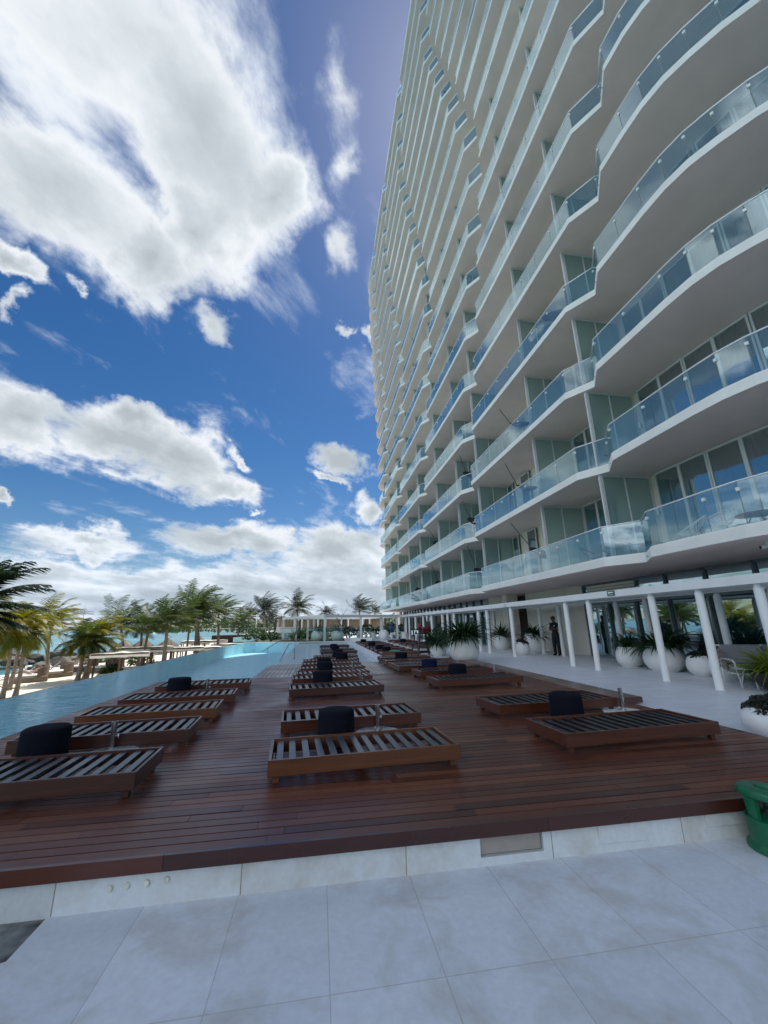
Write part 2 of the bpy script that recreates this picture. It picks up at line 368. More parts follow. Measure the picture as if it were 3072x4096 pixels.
# sky with procedural clouds: each blob is a direction, a tangent and two angular radii
BLOBS = [(-0.389,0.425,0.818,0.911,0.047,0.409,0.33,0.21,.75),
(-0.225,0.525,0.821,0.826,-0.344,0.446,0.178,0.22,.85),
(-0.420,0.565,0.710,0.814,0.581,0.018,0.22,0.12,.9),
(-0.246,0.639,0.729,0.865,-0.195,0.462,0.12,0.115),
(-0.331,0.655,0.68,0.728,-0.267,0.631,0.105,0.095),
(-0.108,0.593,0.798,0.920,-0.241,0.309,0.105,0.10),
(0.001,0.473,0.881,0.992,-0.114,0.060,0.060,0.085,0.5),
(0.026,0.549,0.836,1.000,-0.004,-0.029,0.045,0.075,0.5),
(0.024,0.659,0.751,0.993,0.073,-0.096,0.055,0.075,0.6),
(-0.237,0.750,0.617,0.937,0.344,-0.059,0.062,0.048,.75),
(0.036,0.760,0.648,0.995,-0.084,0.044,0.027,0.020,0.7),
(0.087,0.768,0.635,0.993,-0.121,0.011,0.023,0.023,0.7),
(-0.525,0.613,0.591,0.645,-0.167,0.746,0.030,0.057),
(-0.537,0.649,0.539,0.557,0.753,-0.351,0.019,0.023,.6),
(-0.447,0.670,0.593,0.711,0.668,-0.219,0.018,0.012,0.5),
(-0.538,0.753,0.378,0.811,0.585,-0.013,0.094,0.081),
(-0.422,0.830,0.365,0.876,0.476,-0.071,0.160,0.074),
(-0.303,0.885,0.352,0.897,0.390,-0.208,0.140,0.082),
(-0.219,0.925,0.309,0.920,0.301,-0.250,0.100,0.045),
(-0.383,0.826,0.413,0.922,0.314,0.227,0.065,0.045),
(-0.200,0.900,0.387,0.624,0.421,-0.659,0.041,0.018),
(0.047,0.918,0.395,0.923,0.110,-0.368,0.084,0.050),
(0.120,0.952,0.282,0.992,-0.123,-0.007,0.048,0.055),
(0.015,0.936,0.352,0.920,0.125,-0.371,0.054,0.016),
(-0.475,0.864,0.169,0.876,0.482,0.001,0.118,0.036),
(-0.186,0.963,0.197,0.982,0.179,0.053,0.192,0.050),
(0.053,0.983,0.176,0.999,-0.055,0.001,0.190,0.066),
(-0.292,0.954,0.064,0.956,0.292,0.012,0.60,0.085),
(-0.535,0.840,0.092,0.845,0.532,0.058,0.20,0.058),
(0.078,0.994,0.075,0.997,-0.077,-0.011,0.36,0.115),
(-0.569,0.789,0.232,0.822,0.534,0.197,0.024,0.015),
(-0.152,0.953,0.263,0.988,0.140,0.066,0.032,0.011),
(-0.86,0.48,0.12,0.49,0.87,0.0,0.5,0.09),  # from here on: unseen clouds, added for reflections and fill light
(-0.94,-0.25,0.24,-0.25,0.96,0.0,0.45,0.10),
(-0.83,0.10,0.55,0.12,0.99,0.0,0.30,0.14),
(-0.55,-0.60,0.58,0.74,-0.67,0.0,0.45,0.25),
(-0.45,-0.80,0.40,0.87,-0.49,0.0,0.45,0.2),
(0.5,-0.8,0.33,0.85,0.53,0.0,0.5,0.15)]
def build_world():
    w = bpy.data.worlds.new('World'); S.world = w; w.use_nodes = True
    nt = w.node_tree; nt.nodes.clear()
    out = N(nt, 'ShaderNodeOutputWorld'); bg = N(nt, 'ShaderNodeBackground'); bg.inputs[1].default_value = .11
    sky = N(nt, 'ShaderNodeTexSky', sky_type='NISHITA'); sky.sun_disc = False
    sky.sun_elevation = SUN_EL; sky.sun_rotation = SUN_AZ; sky.air_density = 1.0; sky.dust_density = .3; sky.ozone_density = 2.2; sky.altitude = 0
    tc = N(nt, 'ShaderNodeTexCoord'); d = tc.outputs['Generated']
    # the direction is stirred by noise first, so that cloud outlines billow and fray
    sp = N(nt, 'ShaderNodeSeparateXYZ'); L(nt, d, sp.inputs[0])
    zz = N(nt, 'ShaderNodeMath', operation='MAXIMUM'); zz.inputs[1].default_value = 0; L(nt, sp.outputs[2], zz.inputs[0])
    za = N(nt, 'ShaderNodeMath', operation='ADD'); za.inputs[1].default_value = .16; L(nt, zz.outputs[0], za.inputs[0])
    vd = N(nt, 'ShaderNodeVectorMath', operation='DIVIDE'); cb = N(nt, 'ShaderNodeCombineXYZ')
    for i in range(3): L(nt, za.outputs[0], cb.inputs[i])
    L(nt, d, vd.inputs[0]); L(nt, cb.outputs[0], vd.inputs[1])          # a flat cloud layer: noise shrinks towards the horizon
    def warp(src, scale, amp, detail):
        n = N(nt, 'ShaderNodeTexNoise'); n.inputs['Scale'].default_value = scale; n.inputs['Detail'].default_value = detail; n.inputs['Roughness'].default_value = .62; L(nt, d, n.inputs['Vector'])
        s = N(nt, 'ShaderNodeVectorMath', operation='SUBTRACT'); s.inputs[1].default_value = (.5, .5, .5); L(nt, n.outputs['Color'], s.inputs[0])
        k = N(nt, 'ShaderNodeVectorMath', operation='SCALE'); k.inputs['Scale'].default_value = amp; L(nt, s.outputs[0], k.inputs[0])
        q = N(nt, 'ShaderNodeVectorMath', operation='ADD'); L(nt, src, q.inputs[0]); L(nt, k.outputs[0], q.inputs[1]); return q.outputs[0]
    dw = warp(warp(d, 5.0, .11, 3), 16.0, .095, 8)
    acc = None
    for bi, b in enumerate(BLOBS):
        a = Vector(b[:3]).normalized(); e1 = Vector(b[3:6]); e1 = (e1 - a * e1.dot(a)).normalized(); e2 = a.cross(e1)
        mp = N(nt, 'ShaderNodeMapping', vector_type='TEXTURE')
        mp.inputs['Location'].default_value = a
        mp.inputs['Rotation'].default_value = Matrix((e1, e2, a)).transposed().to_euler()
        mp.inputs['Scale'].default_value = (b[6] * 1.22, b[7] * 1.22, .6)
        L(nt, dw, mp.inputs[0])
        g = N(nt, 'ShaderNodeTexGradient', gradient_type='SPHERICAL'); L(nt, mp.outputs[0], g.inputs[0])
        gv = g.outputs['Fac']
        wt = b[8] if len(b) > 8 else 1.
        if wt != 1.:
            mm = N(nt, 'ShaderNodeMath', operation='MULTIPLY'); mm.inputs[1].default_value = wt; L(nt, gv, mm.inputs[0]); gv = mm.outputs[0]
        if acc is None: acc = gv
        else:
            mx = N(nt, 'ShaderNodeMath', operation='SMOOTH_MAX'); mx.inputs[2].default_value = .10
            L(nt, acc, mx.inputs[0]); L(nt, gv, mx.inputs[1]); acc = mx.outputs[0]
    n1 = N(nt, 'ShaderNodeTexNoise'); n1.inputs['Scale'].default_value = 4.2; n1.inputs['Detail'].default_value = 10; n1.inputs['Roughness'].default_value = .60; n1.inputs['Distortion'].default_value = .3
    rt = N(nt, 'ShaderNodeMapping', vector_type='TEXTURE'); rt.inputs['Rotation'].default_value = (0, 0, math.radians(64)); rt.inputs['Scale'].default_value = (1.35, .80, 1); L(nt, vd.outputs[0], rt.inputs[0]); L(nt, rt.outputs[0], n1.inputs['Vector'])
    n2 = N(nt, 'ShaderNodeTexNoise'); n2.inputs['Scale'].default_value = 2.1; n2.inputs['Detail'].default_value = 6; n2.inputs['Roughness'].default_value = .55
    of = N(nt, 'ShaderNodeVectorMath', operation='ADD'); of.inputs[1].default_value = (5.2, 1.3, .7); L(nt, rt.outputs[0], of.inputs[0]); L(nt, of.outputs[0], n2.inputs['Vector'])
    m1 = N(nt, 'ShaderNodeMath', operation='SUBTRACT'); m1.inputs[1].default_value = .5; L(nt, n1.outputs[0], m1.inputs[0])
    am = N(nt, 'ShaderNodeMapRange'); am.inputs[1].default_value = .03; am.inputs[2].default_value = .30; am.inputs[3].default_value = .75; am.inputs[4].default_value = 1.38; L(nt, sp.outputs[2], am.inputs[0])
    m2 = N(nt, 'ShaderNodeMath', operation='MULTIPLY_ADD'); L(nt, am.outputs[0], m2.inputs[1]); L(nt, m1.outputs[0], m2.inputs[0]); L(nt, acc, m2.inputs[2])
    gt = N(nt, 'ShaderNodeMapRange'); gt.inputs[1].default_value = 0; gt.inputs[2].default_value = .06; L(nt, acc, gt.inputs[0])
    al = N(nt, 'ShaderNodeMapRange', interpolation_type='SMOOTHSTEP'); al.inputs[1].default_value = .12; al.inputs[2].default_value = .56
    L(nt, m2.outputs[0], al.inputs[0])
    ag = N(nt, 'ShaderNodeMath', operation='MULTIPLY'); L(nt, al.outputs[0], ag.inputs[0]); L(nt, gt.outputs[0], ag.inputs[1])
    # thick hearts of the clouds are greyer than their sunlit edges
    m3 = N(nt, 'ShaderNodeMath', operation='MULTIPLY_ADD'); m3.inputs[1].default_value = .55; L(nt, m1.outputs[0], m3.inputs[0]); L(nt, acc, m3.inputs[2])
    m4 = N(nt, 'ShaderNodeMath', operation='SUBTRACT'); m4.inputs[1].default_value = .5; L(nt, n2.outputs[0], m4.inputs[0])
    m5 = N(nt, 'ShaderNodeMath', operation='MULTIPLY_ADD'); m5.inputs[1].default_value = 1.5; L(nt, m4.outputs[0], m5.inputs[0]); L(nt, m3.outputs[0], m5.inputs[2])
    cc = ramp(nt, m5.outputs[0], [(.15, (4.6, 5.05, 5.8)), (.36, (5.5, 5.75, 6.0)), (.62, (3.9, 4.3, 4.6)), (.95, (2.9, 3.25, 3.5))])
    # the bank low on the horizon is a little dimmer and bluer; the added clouds behind the camera are boosted to brighten the floor
    lo = N(nt, 'ShaderNodeMapRange'); lo.inputs[1].default_value = .02; lo.inputs[2].default_value = .22; L(nt, sp.outputs[2], lo.inputs[0])
    dim = N(nt, 'ShaderNodeMix', data_type='RGBA', blend_type='MULTIPLY'); dim.inputs[0].default_value = 1
    L(nt, cc, dim.inputs[6]); L(nt, ramp(nt, lo.outputs[0], [(0, (.98, 1.04, 1.14)), (1, (1, 1, 1))]), dim.inputs[7])
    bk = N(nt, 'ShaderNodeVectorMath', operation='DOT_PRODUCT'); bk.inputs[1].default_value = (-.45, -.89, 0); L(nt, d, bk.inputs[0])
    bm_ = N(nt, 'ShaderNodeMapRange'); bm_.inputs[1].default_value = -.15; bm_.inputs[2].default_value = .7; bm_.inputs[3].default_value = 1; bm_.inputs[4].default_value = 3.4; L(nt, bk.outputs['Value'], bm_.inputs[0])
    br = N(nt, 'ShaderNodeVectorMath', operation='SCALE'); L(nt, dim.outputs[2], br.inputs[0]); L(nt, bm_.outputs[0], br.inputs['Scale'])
    hs = N(nt, 'ShaderNodeHueSaturation'); hs.inputs['Saturation'].default_value = 1.36; hs.inputs['Value'].default_value = .55; hs.inputs['Hue'].default_value = .504; L(nt, sky.outputs[0], hs.inputs['Color'])
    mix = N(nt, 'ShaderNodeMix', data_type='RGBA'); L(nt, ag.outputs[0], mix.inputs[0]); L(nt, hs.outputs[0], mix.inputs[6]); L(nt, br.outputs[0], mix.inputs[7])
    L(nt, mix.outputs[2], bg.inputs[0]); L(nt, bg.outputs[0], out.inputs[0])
    w.cycles.sampling_method = 'MANUAL'; w.cycles.sample_map_resolution = 512
build_world()

S.view_settings.view_transform = 'Standard'; S.view_settings.look = 'None'; S.view_settings.exposure = 0.56; S.view_settings.gamma = 1
S.render.engine = 'CYCLES'
S.cycles.use_denoising = True
S.cycles.max_bounces = 8; S.cycles.diffuse_bounces = 4; S.cycles.glossy_bounces = 4; S.cycles.transparent_max_bounces = 24; S.cycles.transmission_bounces = 4
S.cycles.caustics_reflective = False; S.cycles.caustics_refractive = False
S.cycles.sample_clamp_indirect = 8

# ------------------------------------------------------------------ ground, sea, pool, decks
def sheet(name, poly, z, m, kind='structure', parent=None):
    mb = MB(); mb.add([(x, y, z) for x, y in poly], [tuple(range(len(poly)))])
    o = mb.build(name, m, parent, tri=True); o['kind'] = kind; return o

sea_m, nt = mat('sea_water')
_o = N(nt, 'ShaderNodeOutputMaterial'); _b = N(nt, 'ShaderNodeBsdfPrincipled'); _tc = N(nt, 'ShaderNodeTexCoord')
_n = N(nt, 'ShaderNodeTexNoise'); _n.inputs['Scale'].default_value = .02; _n.inputs['Detail'].default_value = 5; L(nt, _tc.outputs['Object'], _n.inputs['Vector'])
L(nt, ramp(nt, _n.outputs[0], [(.3, (.03, .13, .17)), (.55, (.055, .22, .26)), (.75, (.15, .35, .37))]), _b.inputs['Base Color'])
_n2 = N(nt, 'ShaderNodeTexNoise'); _n2.inputs['Scale'].default_value = .5; _n2.inputs['Detail'].default_value = 6; L(nt, _tc.outputs['Object'], _n2.inputs['Vector'])
_bp = N(nt, 'ShaderNodeBump'); _bp.inputs['Strength'].default_value = .6; _bp.inputs['Distance'].default_value = .4; L(nt, _n2.outputs[0], _bp.inputs['Height']); L(nt, _bp.outputs[0], _b.inputs['Normal'])
_b.inputs['Roughness'].default_value = .25; L(nt, _b.outputs[0], _o.inputs[0])

# sea out to the horizon
sheet('sea', [(-7000, -3000), (3500, -3000), (3500, 9000), (-7000, 9000)], -3.05, sea_m)
# beach: sloping sand from the pool wall down into the water
mb = MB(); xs = [-6.9, -9, -12, -15, -18, -21, -24, -27, -30, -33, -38, -45]; zs = [-2.15, -2.1, -2.14, -2.2, -2.2, -2.24, -2.34, -2.5, -2.72, -2.98, -3.3, -3.8]
ny = 120; y0, y1 = -10, 170
rr = random.Random(3)
for j in range(ny + 1):
    y = y0 + (y1 - y0) * j / ny
    for i, x in enumerate(xs):
        k = max(0, (y - 60) / 60)
        mb.v.append((x + 1.5 * math.sin(y * .11 + i * .3) * (i > 3), y, zs[i] + rr.uniform(-.05, .05) + (.25 * k if i < 10 else 0)))
n = len(xs)
for j in range(ny):
    for i in range(n - 1):
        mb.f.append((j * n + i, j * n + i + 1, (j + 1) * n + i + 1, (j + 1) * n + i)); mb.m.append(0); mb.c.append(None)
o = mb.build('beach_sand', M['sand'], smooth=True); o['kind'] = 'structure'
# land behind the resort
sheet('ground', [(-7, 62), (400, 62), (400, 900), (-60, 900), (-34, 170), (-16, 90)], -.35, simple('land_scrub', (.20, .18, .13), .95, noise=.5, scale=.3))
sheet('grounds_behind_hotel', [(31, -60), (400, -60), (400, 62), (31, 62)], -.35, simple('land_scrub_b', (.20, .18, .14), .95, noise=.4, scale=.3))
# low far shore and headland
mb = MB()
for (xa, ya, xb, yb, hh, sd) in [(-1500, 1500, -560, 1900, 9, 1), (-560, 1900, 900, 2400, 7, 2), (-2600, 1300, -1500, 1500, 4, 5)]:
    rr = random.Random(sd); K = 60; prev = None
    for i in range(K + 1):
        t = i / K; x = xa + (xb - xa) * t; y = ya + (yb - ya) * t; h = hh * (.55 + .45 * math.sin(t * PI)) * rr.uniform(.6, 1.1)
        cur = [(x, y - 30, -3.2), (x, y, h - 3), (x + 20, y + 200, h * .8 - 3), (x + 20, y + 260, -3.2)]
        if prev:
            for q in range(3): mb.quad(prev[q], cur[q], cur[q + 1], prev[q + 1])
        prev = cur
o = mb.build('far_shore_hills', simple('far_shore', (.12, .17, .19), .95, noise=.3, scale=.02)); o['kind'] = 'structure'  # aerial haze is put into the blue-grey shore colour

# pool: floor, walls, sunshelf, water
POOL = [(-6.75, -6), (-4.30, -6), (-4.30, 12.3), (-1.85, 12.7), (-1.85, 16.45), (-1.70, 16.7), (-1.70, 37.6), (-3.8, 38.4), (-5.6, 39.2), (-6.4, 38.6), (-6.9, 36.6), (-7.05, 33), (-7.02, 28), (-6.9, 20), (-6.78, 10)]
sheet('pool_floor', POOL, -.85, M['pool_tile'])
mb = MB()
for i in range(len(POOL)):
    a, b = POOL[i], POOL[(i + 1) % len(POOL)]
    top = -.036 if (a[0] < -6 and b[0] < -6) else (-.117 if (a == (-1.70, 16.7)) else -.02)
    mb.quad((a[0], a[1], -1.25), (b[0], b[1], -1.25), (b[0], b[1], top), (a[0], a[1], top))
o = mb.build('pool_wall', M['pool_tile'], fixn=False); o['kind'] = 'structure'
SHELF = [(-1.70, 16.7), (2.42, 16.7), (2.42, 37.0), (1.2, 37.35), (-1.70, 37.6)]
sheet('pool_shelf_floor', SHELF, -.115, M['shelf_tile'])
WATER = [(-6.78, -6), (-4.30, -6), (-4.30, 12.3), (-1.85, 12.7), (-1.85, 16.45), (-1.70, 16.7), (2.42, 16.7), (2.42, 37.0), (1.2, 37.35), (-1.7, 37.6), (-3.8, 38.4), (-5.6, 39.2), (-6.4, 38.6), (-6.92, 36.6), (-7.08, 33), (-7.05, 28), (-6.93, 20), (-6.81, 10)]
sheet('pool_water', WATER, -.03, M['pool_water'])
# outer face of the infinity edge, pale wet stone, and the coping at the far end
E_ = [(-6.78, -6), (-6.81, 10), (-6.93, 20), (-7.05, 28), (-7.08, 33), (-6.92, 36.6), (-6.45, 38.7), (-5.6, 39.35)]
mb = MB()
for a, b in zip(E_[:-1], E_[1:]):
    mb.quad((a[0], a[1], -.034), (b[0], b[1], -.034), (b[0] - .16, b[1], -.05), (a[0] - .16, a[1], -.05))
    mb.quad((a[0] - .16, a[1], -.05), (b[0] - .16, b[1], -.05), (b[0] - .2, b[1], -2.6), (a[0] - .2, a[1], -2.6))
o = mb.build('infinity_edge', simple('wet_pale_stone', (.42, .46, .47), .25, noise=.15, scale=3)); o['kind'] = 'structure'
mb = MB(); F_ = [(-6.5, 38.75), (-5.6, 39.25), (-3.8, 38.5), (-1.7, 37.7), (1.2, 37.45), (2.42, 37.1)]
for a, b in zip(F_[:-1], F_[1:]):
    mb.prism([a, b, (b[0] + .02, b[1] + .35), (a[0] - .1, a[1] + .35)], -.3, .03)
o = mb.build('pool_coping', simple('coping_stone', (.62, .62, .60), .6, noise=.08, scale=3)); o['kind'] = 'structure'
mb = MB(); mb.box(2.42, 2.95, 17.2, 37.2, -.3, -.012); o = mb.build('shelf_kerb', M['terrace']); o['kind'] = 'structure'

# white terrace in front of the hotel
sheet('terrace', [(5.5, -8), (26, -8), (26, 3), (13.5, 3.2), (13, 64), (2.9, 64), (2.9, 17.5), (5.5, 17.0)], -.10, M['terrace'])
sheet('terrace_far', [(-1.5, 37.5), (2.9, 37.5), (2.9, 64), (-7, 64), (-7, 40.2), (-4, 39)], -.06, simple('far_bed_soil', (.05, .05, .03), .95, noise=.5, scale=2))
# lower pavement the photograph is taken from
sheet('pavement', [(-1.74, -6), (16, -6), (16, 3.36), (-1.62, 3.36), (-1.62, 3.02), (-1.74, 2.98)], -.29, M['paver'])
mb = MB(); mb.box(-3.4, -1.60, -6, 3.355, -.9, -.297)
o = mb.build('rough_gully', M['rough_stone']); o['kind'] = 'structure'

# timber deck: real boards with gaps, laid across; a weathered part laid lengthwise
rr = random.Random(11)
def boards(mb, xa, xb, ya, yb, pitch, along_x, z=0., gap=.013, lmin=1.4, lmax=3.2):
    if along_x:
        y = ya
        while y < yb - .02:
            x = xa - rr.uniform(0, 2)
            w = min(pitch - gap, yb - y)
            while x < xb:
                l = rr.uniform(lmin, lmax); x0, x1 = max(x, xa), min(x + l, xb)
                if x1 - x0 > .02: mb.box(x0, x1 - .003, y, y + w, z - .028, z + rr.uniform(-.0015, .0015), 0, min(1, max(0, rr.gauss(.47, .24))))
                x += l
            y += pitch
    else:
        x = xa
        while x < xb - .02:
            y = ya - rr.uniform(0, 2); w = min(pitch - gap, xb - x)
            while y < yb:
                l = rr.uniform(lmin, lmax); a, b = max(y, ya), min(y + l, yb)
                if b - a > .02: mb.box(x, x + w, a, b - .003, z - .028, z + rr.uniform(-.0015, .0015), 1, min(1, max(0, rr.gauss(.5, .2))))
                y += l
            x += pitch
mb = MB()
boards(mb, -4.28, 5.5, 3.335, 12.66, .111, True)
boards(mb, 2.56, 5.5, 12.66, 17.4, .111, True)
boards(mb, -1.84, 2.55, 12.67, 16.66, .125, False)
boards(mb, 5.5, 6.02, 7.37, 17.4, .13, False, z=.028)
o = mb.build('deck', [M['deck'], M['deck_weathered']], fixn=False); o['kind'] = 'structure'
mb = MB(); mb.prism([(-4.28, 3.45), (5.5, 3.45), (5.5, 17.4), (2.56, 17.4), (2.56, 16.7), (-1.84, 16.7), (-1.84, 12.72), (-4.28, 12.32)], -.30, -.035)
o = mb.build('deck_base', M['black']); o['kind'] = 'structure'
mb = MB(); x = -4.28
while x < 5.5:
    l = rr.uniform(2.0, 3.4); x1 = min(x + l, 5.5)
    mb.box(x, x1 - .003, 3.30, 3.333, -.088, .002, 0, min(1, max(0, rr.gauss(.45, .3))))
    x += l
o = mb.build('deck_fascia', M['fascia_wood'], fixn=False); o['kind'] = 'structure'
mb = MB(); mb.box(5.5, 6.02, 7.335, 7.368, -.07, .028, 0, .4); mb.box(6.02, 6.045, 7.335, 17.4, -.07, .026, 0, .5); mb.box(5.502, 5.53, 3.3, 7.33, -.1, .001, 0, .4)
o = mb.build('deck_edge_board', M['fascia_wood'], fixn=False); o['kind'] = 'structure'
# marble plinth under the deck edge, with an open service panel and render plugs
pl = empty('plinth_wall', (0, 3.36, 0), 0, 'pale stained marble plinth wall under the front edge of the timber deck', 'wall')
mb = MB()
px0, px1, pz0, pz1 = 1.22, 1.72, -.235, -.085
mb.box(-4.28, px0, 0, .06, -.9, -.03); mb.box(px1, 5.5, 0, .06, -.9, -.03); mb.box(px0, px1, 0, .06, -.9, pz0); mb.box(px0, px1, 0, .06, pz1, -.03)
mb.build('stone_face', M['plinth'], pl)
mb = MB(); mb.box(px0 + .006, px1 - .012, .022, .05, pz0 + .010, pz1 - .004); tag(mb.build('access_panel', M['panel'], pl), 'recessed beige service panel')
mb = MB(); mb.cbox(2.18, 2.58, -.012, .05, -.205, -.075, .003, M=Matrix.Rotation(.012, 4, 'Y')); mb.build('access_panel', M['plinth'], pl)
mb = MB(); mb.cbox(3.14, 3.62, -.010, .05, -.20, -.06, .003); mb.build('access_panel', M['plinth'], pl)
for x, z in [(-1.28, -.172), (-1.18, -.168), (-1.06, -.165), (-.94, -.158)]:
    mb = MB(); mb.lathe([(0, .014), (.016, .013), (.021, .006), (.022, -.01)], 14, (x, 0, z), M=Matrix.Rotation(PI / 2, 4, 'X')); auto(mb.build('round_plug', M['plug'], pl))

# ------------------------------------------------------------------ hotel tower
C1 = {1: 10.05, 2: 11.15, 3: 11.13, 4: 10.31, 5: 9.38, 6: 8.44, 7: 7.55, 8: 6.65, 9: 5.85, 10: 5.8, 11: 6.7, 12: 7.5, 13: 8.4, 14: 9.3, 15: 10.1, 16: 11.0, 17: 11.1, 18: 10.7, 19: 9.9, 20: 9.0}
NL = 20
NEAR = [(24, -9), (19.5, -4.2), (16.5, -1.2), (14, .9), (12.2, 2.4), (11.0, 3.55), (10.14, 4.46), (9.69, 5.0), (9.32, 5.6), (9.05, 6.15), (8.9, 6.75), (8.85, 7.5)]
def slab_z(k): return 3.0 + 3.2 * (k - 1)
def xb(y, k):
    b = (8.55 if k == 1 else 8.88) - (.09 * (k - 9) if k > 9 else 0) - .004 * max(0, y - 20)
    if y >= 7.5: return b
    for (xa, ya), (xc, yc) in zip(NEAR[:-1], NEAR[1:]):
        if ya <= y <= yc: return xa + (xc - xa) * (y - ya) / (yc - ya) + b - 8.85
    return 24
def yend(k): return 59.0 + (min(k, 17) - 1) * .33
def notches(k):
    out = []
    for i in range(6):
        c = C1[k] + 11.47 * i
        if c < yend(k) - 3: out.append(c)
    return out
DX = {1: .62}
def outline(k):
    """slab edge from the near end to the far end, with its V-shaped notches; returns points and notch corner indices"""
    cs = notches(k); pts = []; ci = []
    for x, y in NEAR:
        if y < cs[0] - 1.15: pts.append((xb(y, k), y))
    for c in cs:
        pts.append((xb(c - .88, k), c - .88)); ci.append(len(pts))
        dx = DX.get(k, .56)
        pts.append((xb(c, k) + dx, c)); pts.append((xb(c + .92, k), c + .92))
    ye = yend(k); b = xb(ye, k)
    pts += [(b, ye - 2.0), (b + .25, ye - .9), (b + .9, ye - .15), (b + 2.2, ye + .2)]
    return pts, ci
WALL = [(24, -6.6), (19, -2.2), (16.2, .6), (13.9, 2.6), (12.5, 4.4), (11.75, 6.0), (11.4, 7.2), (11.25, 9.0), (11.25, 59.6)]
tower = empty('hotel_tower', (11, 30, 0), 0, 'tall white curved hotel tower with stacked wavy glass-railed balconies', 'hotel')
TB = (-11, -30, 0)
def tb(mb, name, m, parent=None, **k):
    """build a tower part; coordinates are given in the world, the part hangs on the tower's base"""
    mb.v = [(x + TB[0], y + TB[1], z) for x, y, z in mb.v]
    return mb.build(name, m, tower if parent is None else parent, **k)
ztop = slab_z(NL) + .25
mb = MB(); mb.prism(WALL + [(34, 59.6), (34, -6.6)], slab_z(1) + .02, ztop + .8, 0)
tb(mb, 'wall', M['cream'], tri=True)
for k in range(1, NL + 1):
    z = slab_z(k); pts, ci = outline(k); ye = yend(k)
    back = [(13.5, ye + .1), (13.5, 8), (15, 4.5), (18.5, 1.0), (26.2, -6.5)]
    mb = MB()
    poly = pts + back
    n = len(poly)
    lo = [(x, y, z) for x, y in poly]; hi = [(x, y, z + .24) for x, y in poly]
    mb.add(lo + hi, [(i, (i + 1) % n, n + (i + 1) % n, n + i) for i in range(n)], 0)
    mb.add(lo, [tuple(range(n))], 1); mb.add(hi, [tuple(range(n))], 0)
    inner = [(x + .05, y) for x, y in pts] + back
    up = [(x, y, z + .238) for x, y in inner]; up2 = [(x, y, z + .285) for x, y in inner]
    mb.add(up + up2, [(i, (i + 1) % n, n + (i + 1) % n, n + i) for i in range(n)], 0); mb.add(up2, [tuple(range(n))], 0)
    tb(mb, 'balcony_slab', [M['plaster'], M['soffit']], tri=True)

def along(pts, step):
    """split a polyline into panels no longer than step"""
    out = [pts[0]]
    for a, b in zip(pts[:-1], pts[1:]):
        d = math.dist(a, b); q = max(1, round(d / step))
        for i in range(1, q + 1): out.append((a[0] + (b[0] - a[0]) * i / q, a[1] + (b[1] - a[1]) * i / q))
    return out
rest = MB(); rest_r = MB()
_c = MB(); _c.cbox(-.035, .035, -.032, .032, -.04, .04, .004); _o = _c.build('glass_clip', M['sign_white']); CLIP = _o.data; bpy.data.objects.remove(_o)
for k in range(1, NL + 1):
    pts, ci = outline(k); z = slab_z(k) + .285; zt = z + .93
    # bays run from one notch corner to the next
    marks = [0] + ci + [len(pts) - 1]
    for bi in range(len(marks) - 1):
        seg = [(x + .085, y) for x, y in pts[marks[bi]:marks[bi + 1] + 1]]
        if len(seg) < 2: continue
        P = along(seg, 1.18)
        big = k <= 15
        g = MB() if big else rest; h = MB() if big else rest_r; cl = []
        for a, b in zip(P[:-1], P[1:]):
            d = math.dist(a, b); e = ((b[0] - a[0]) / d, (b[1] - a[1]) / d); nx, ny = -e[1], e[0]
            if nx > 0: nx, ny = -nx, -ny
            q = .011
            g.quad((a[0] + e[0] * q, a[1] + e[1] * q, z - .03), (b[0] - e[0] * q, b[1] - e[1] * q, z - .03), (b[0] - e[0] * q, b[1] - e[1] * q, zt), (a[0] + e[0] * q, a[1] + e[1] * q, zt), 0)
            if k <= 12:
                w = .008
                g.quad((b[0] - e[0] * w + .006, b[1] - e[1] * w, z - .03), (b[0] + e[0] * w + .006, b[1] + e[1] * w, z - .03), (b[0] + e[0] * w + .006, b[1] + e[1] * w, zt), (b[0] - e[0] * w + .006, b[1] - e[1] * w, zt), 1)
                ang = math.atan2(e[1], e[0])
                cl.append((b[0], b[1], zt - .17, ang))
        h.tube([(x, y, zt + .012) for x, y in P], .021 if k < 6 else .026, 6, cap=True)
        if big:
            go = tb(g, 'glass_railing', [M['rail_glass'], M['joint']], fixn=False)
            ho = tb(h, 'handrail', M['rail'], go, smooth=True)
            if k <= 8:
                for (x, y, zc, ang) in cl:
                    c = bpy.data.objects.new('glass_clip', CLIP); COL.objects.link(c); c.parent = go
                    c.location = (x + TB[0], y + TB[1], zc); c.rotation_euler = (0, 0, ang)
ro = tb(rest, 'glass_railing', [M['rail_glass'], M['joint']], fixn=False); ro['kind'] = 'stuff'
tb(rest_r, 'handrail', M['rail'], ro, smooth=True)

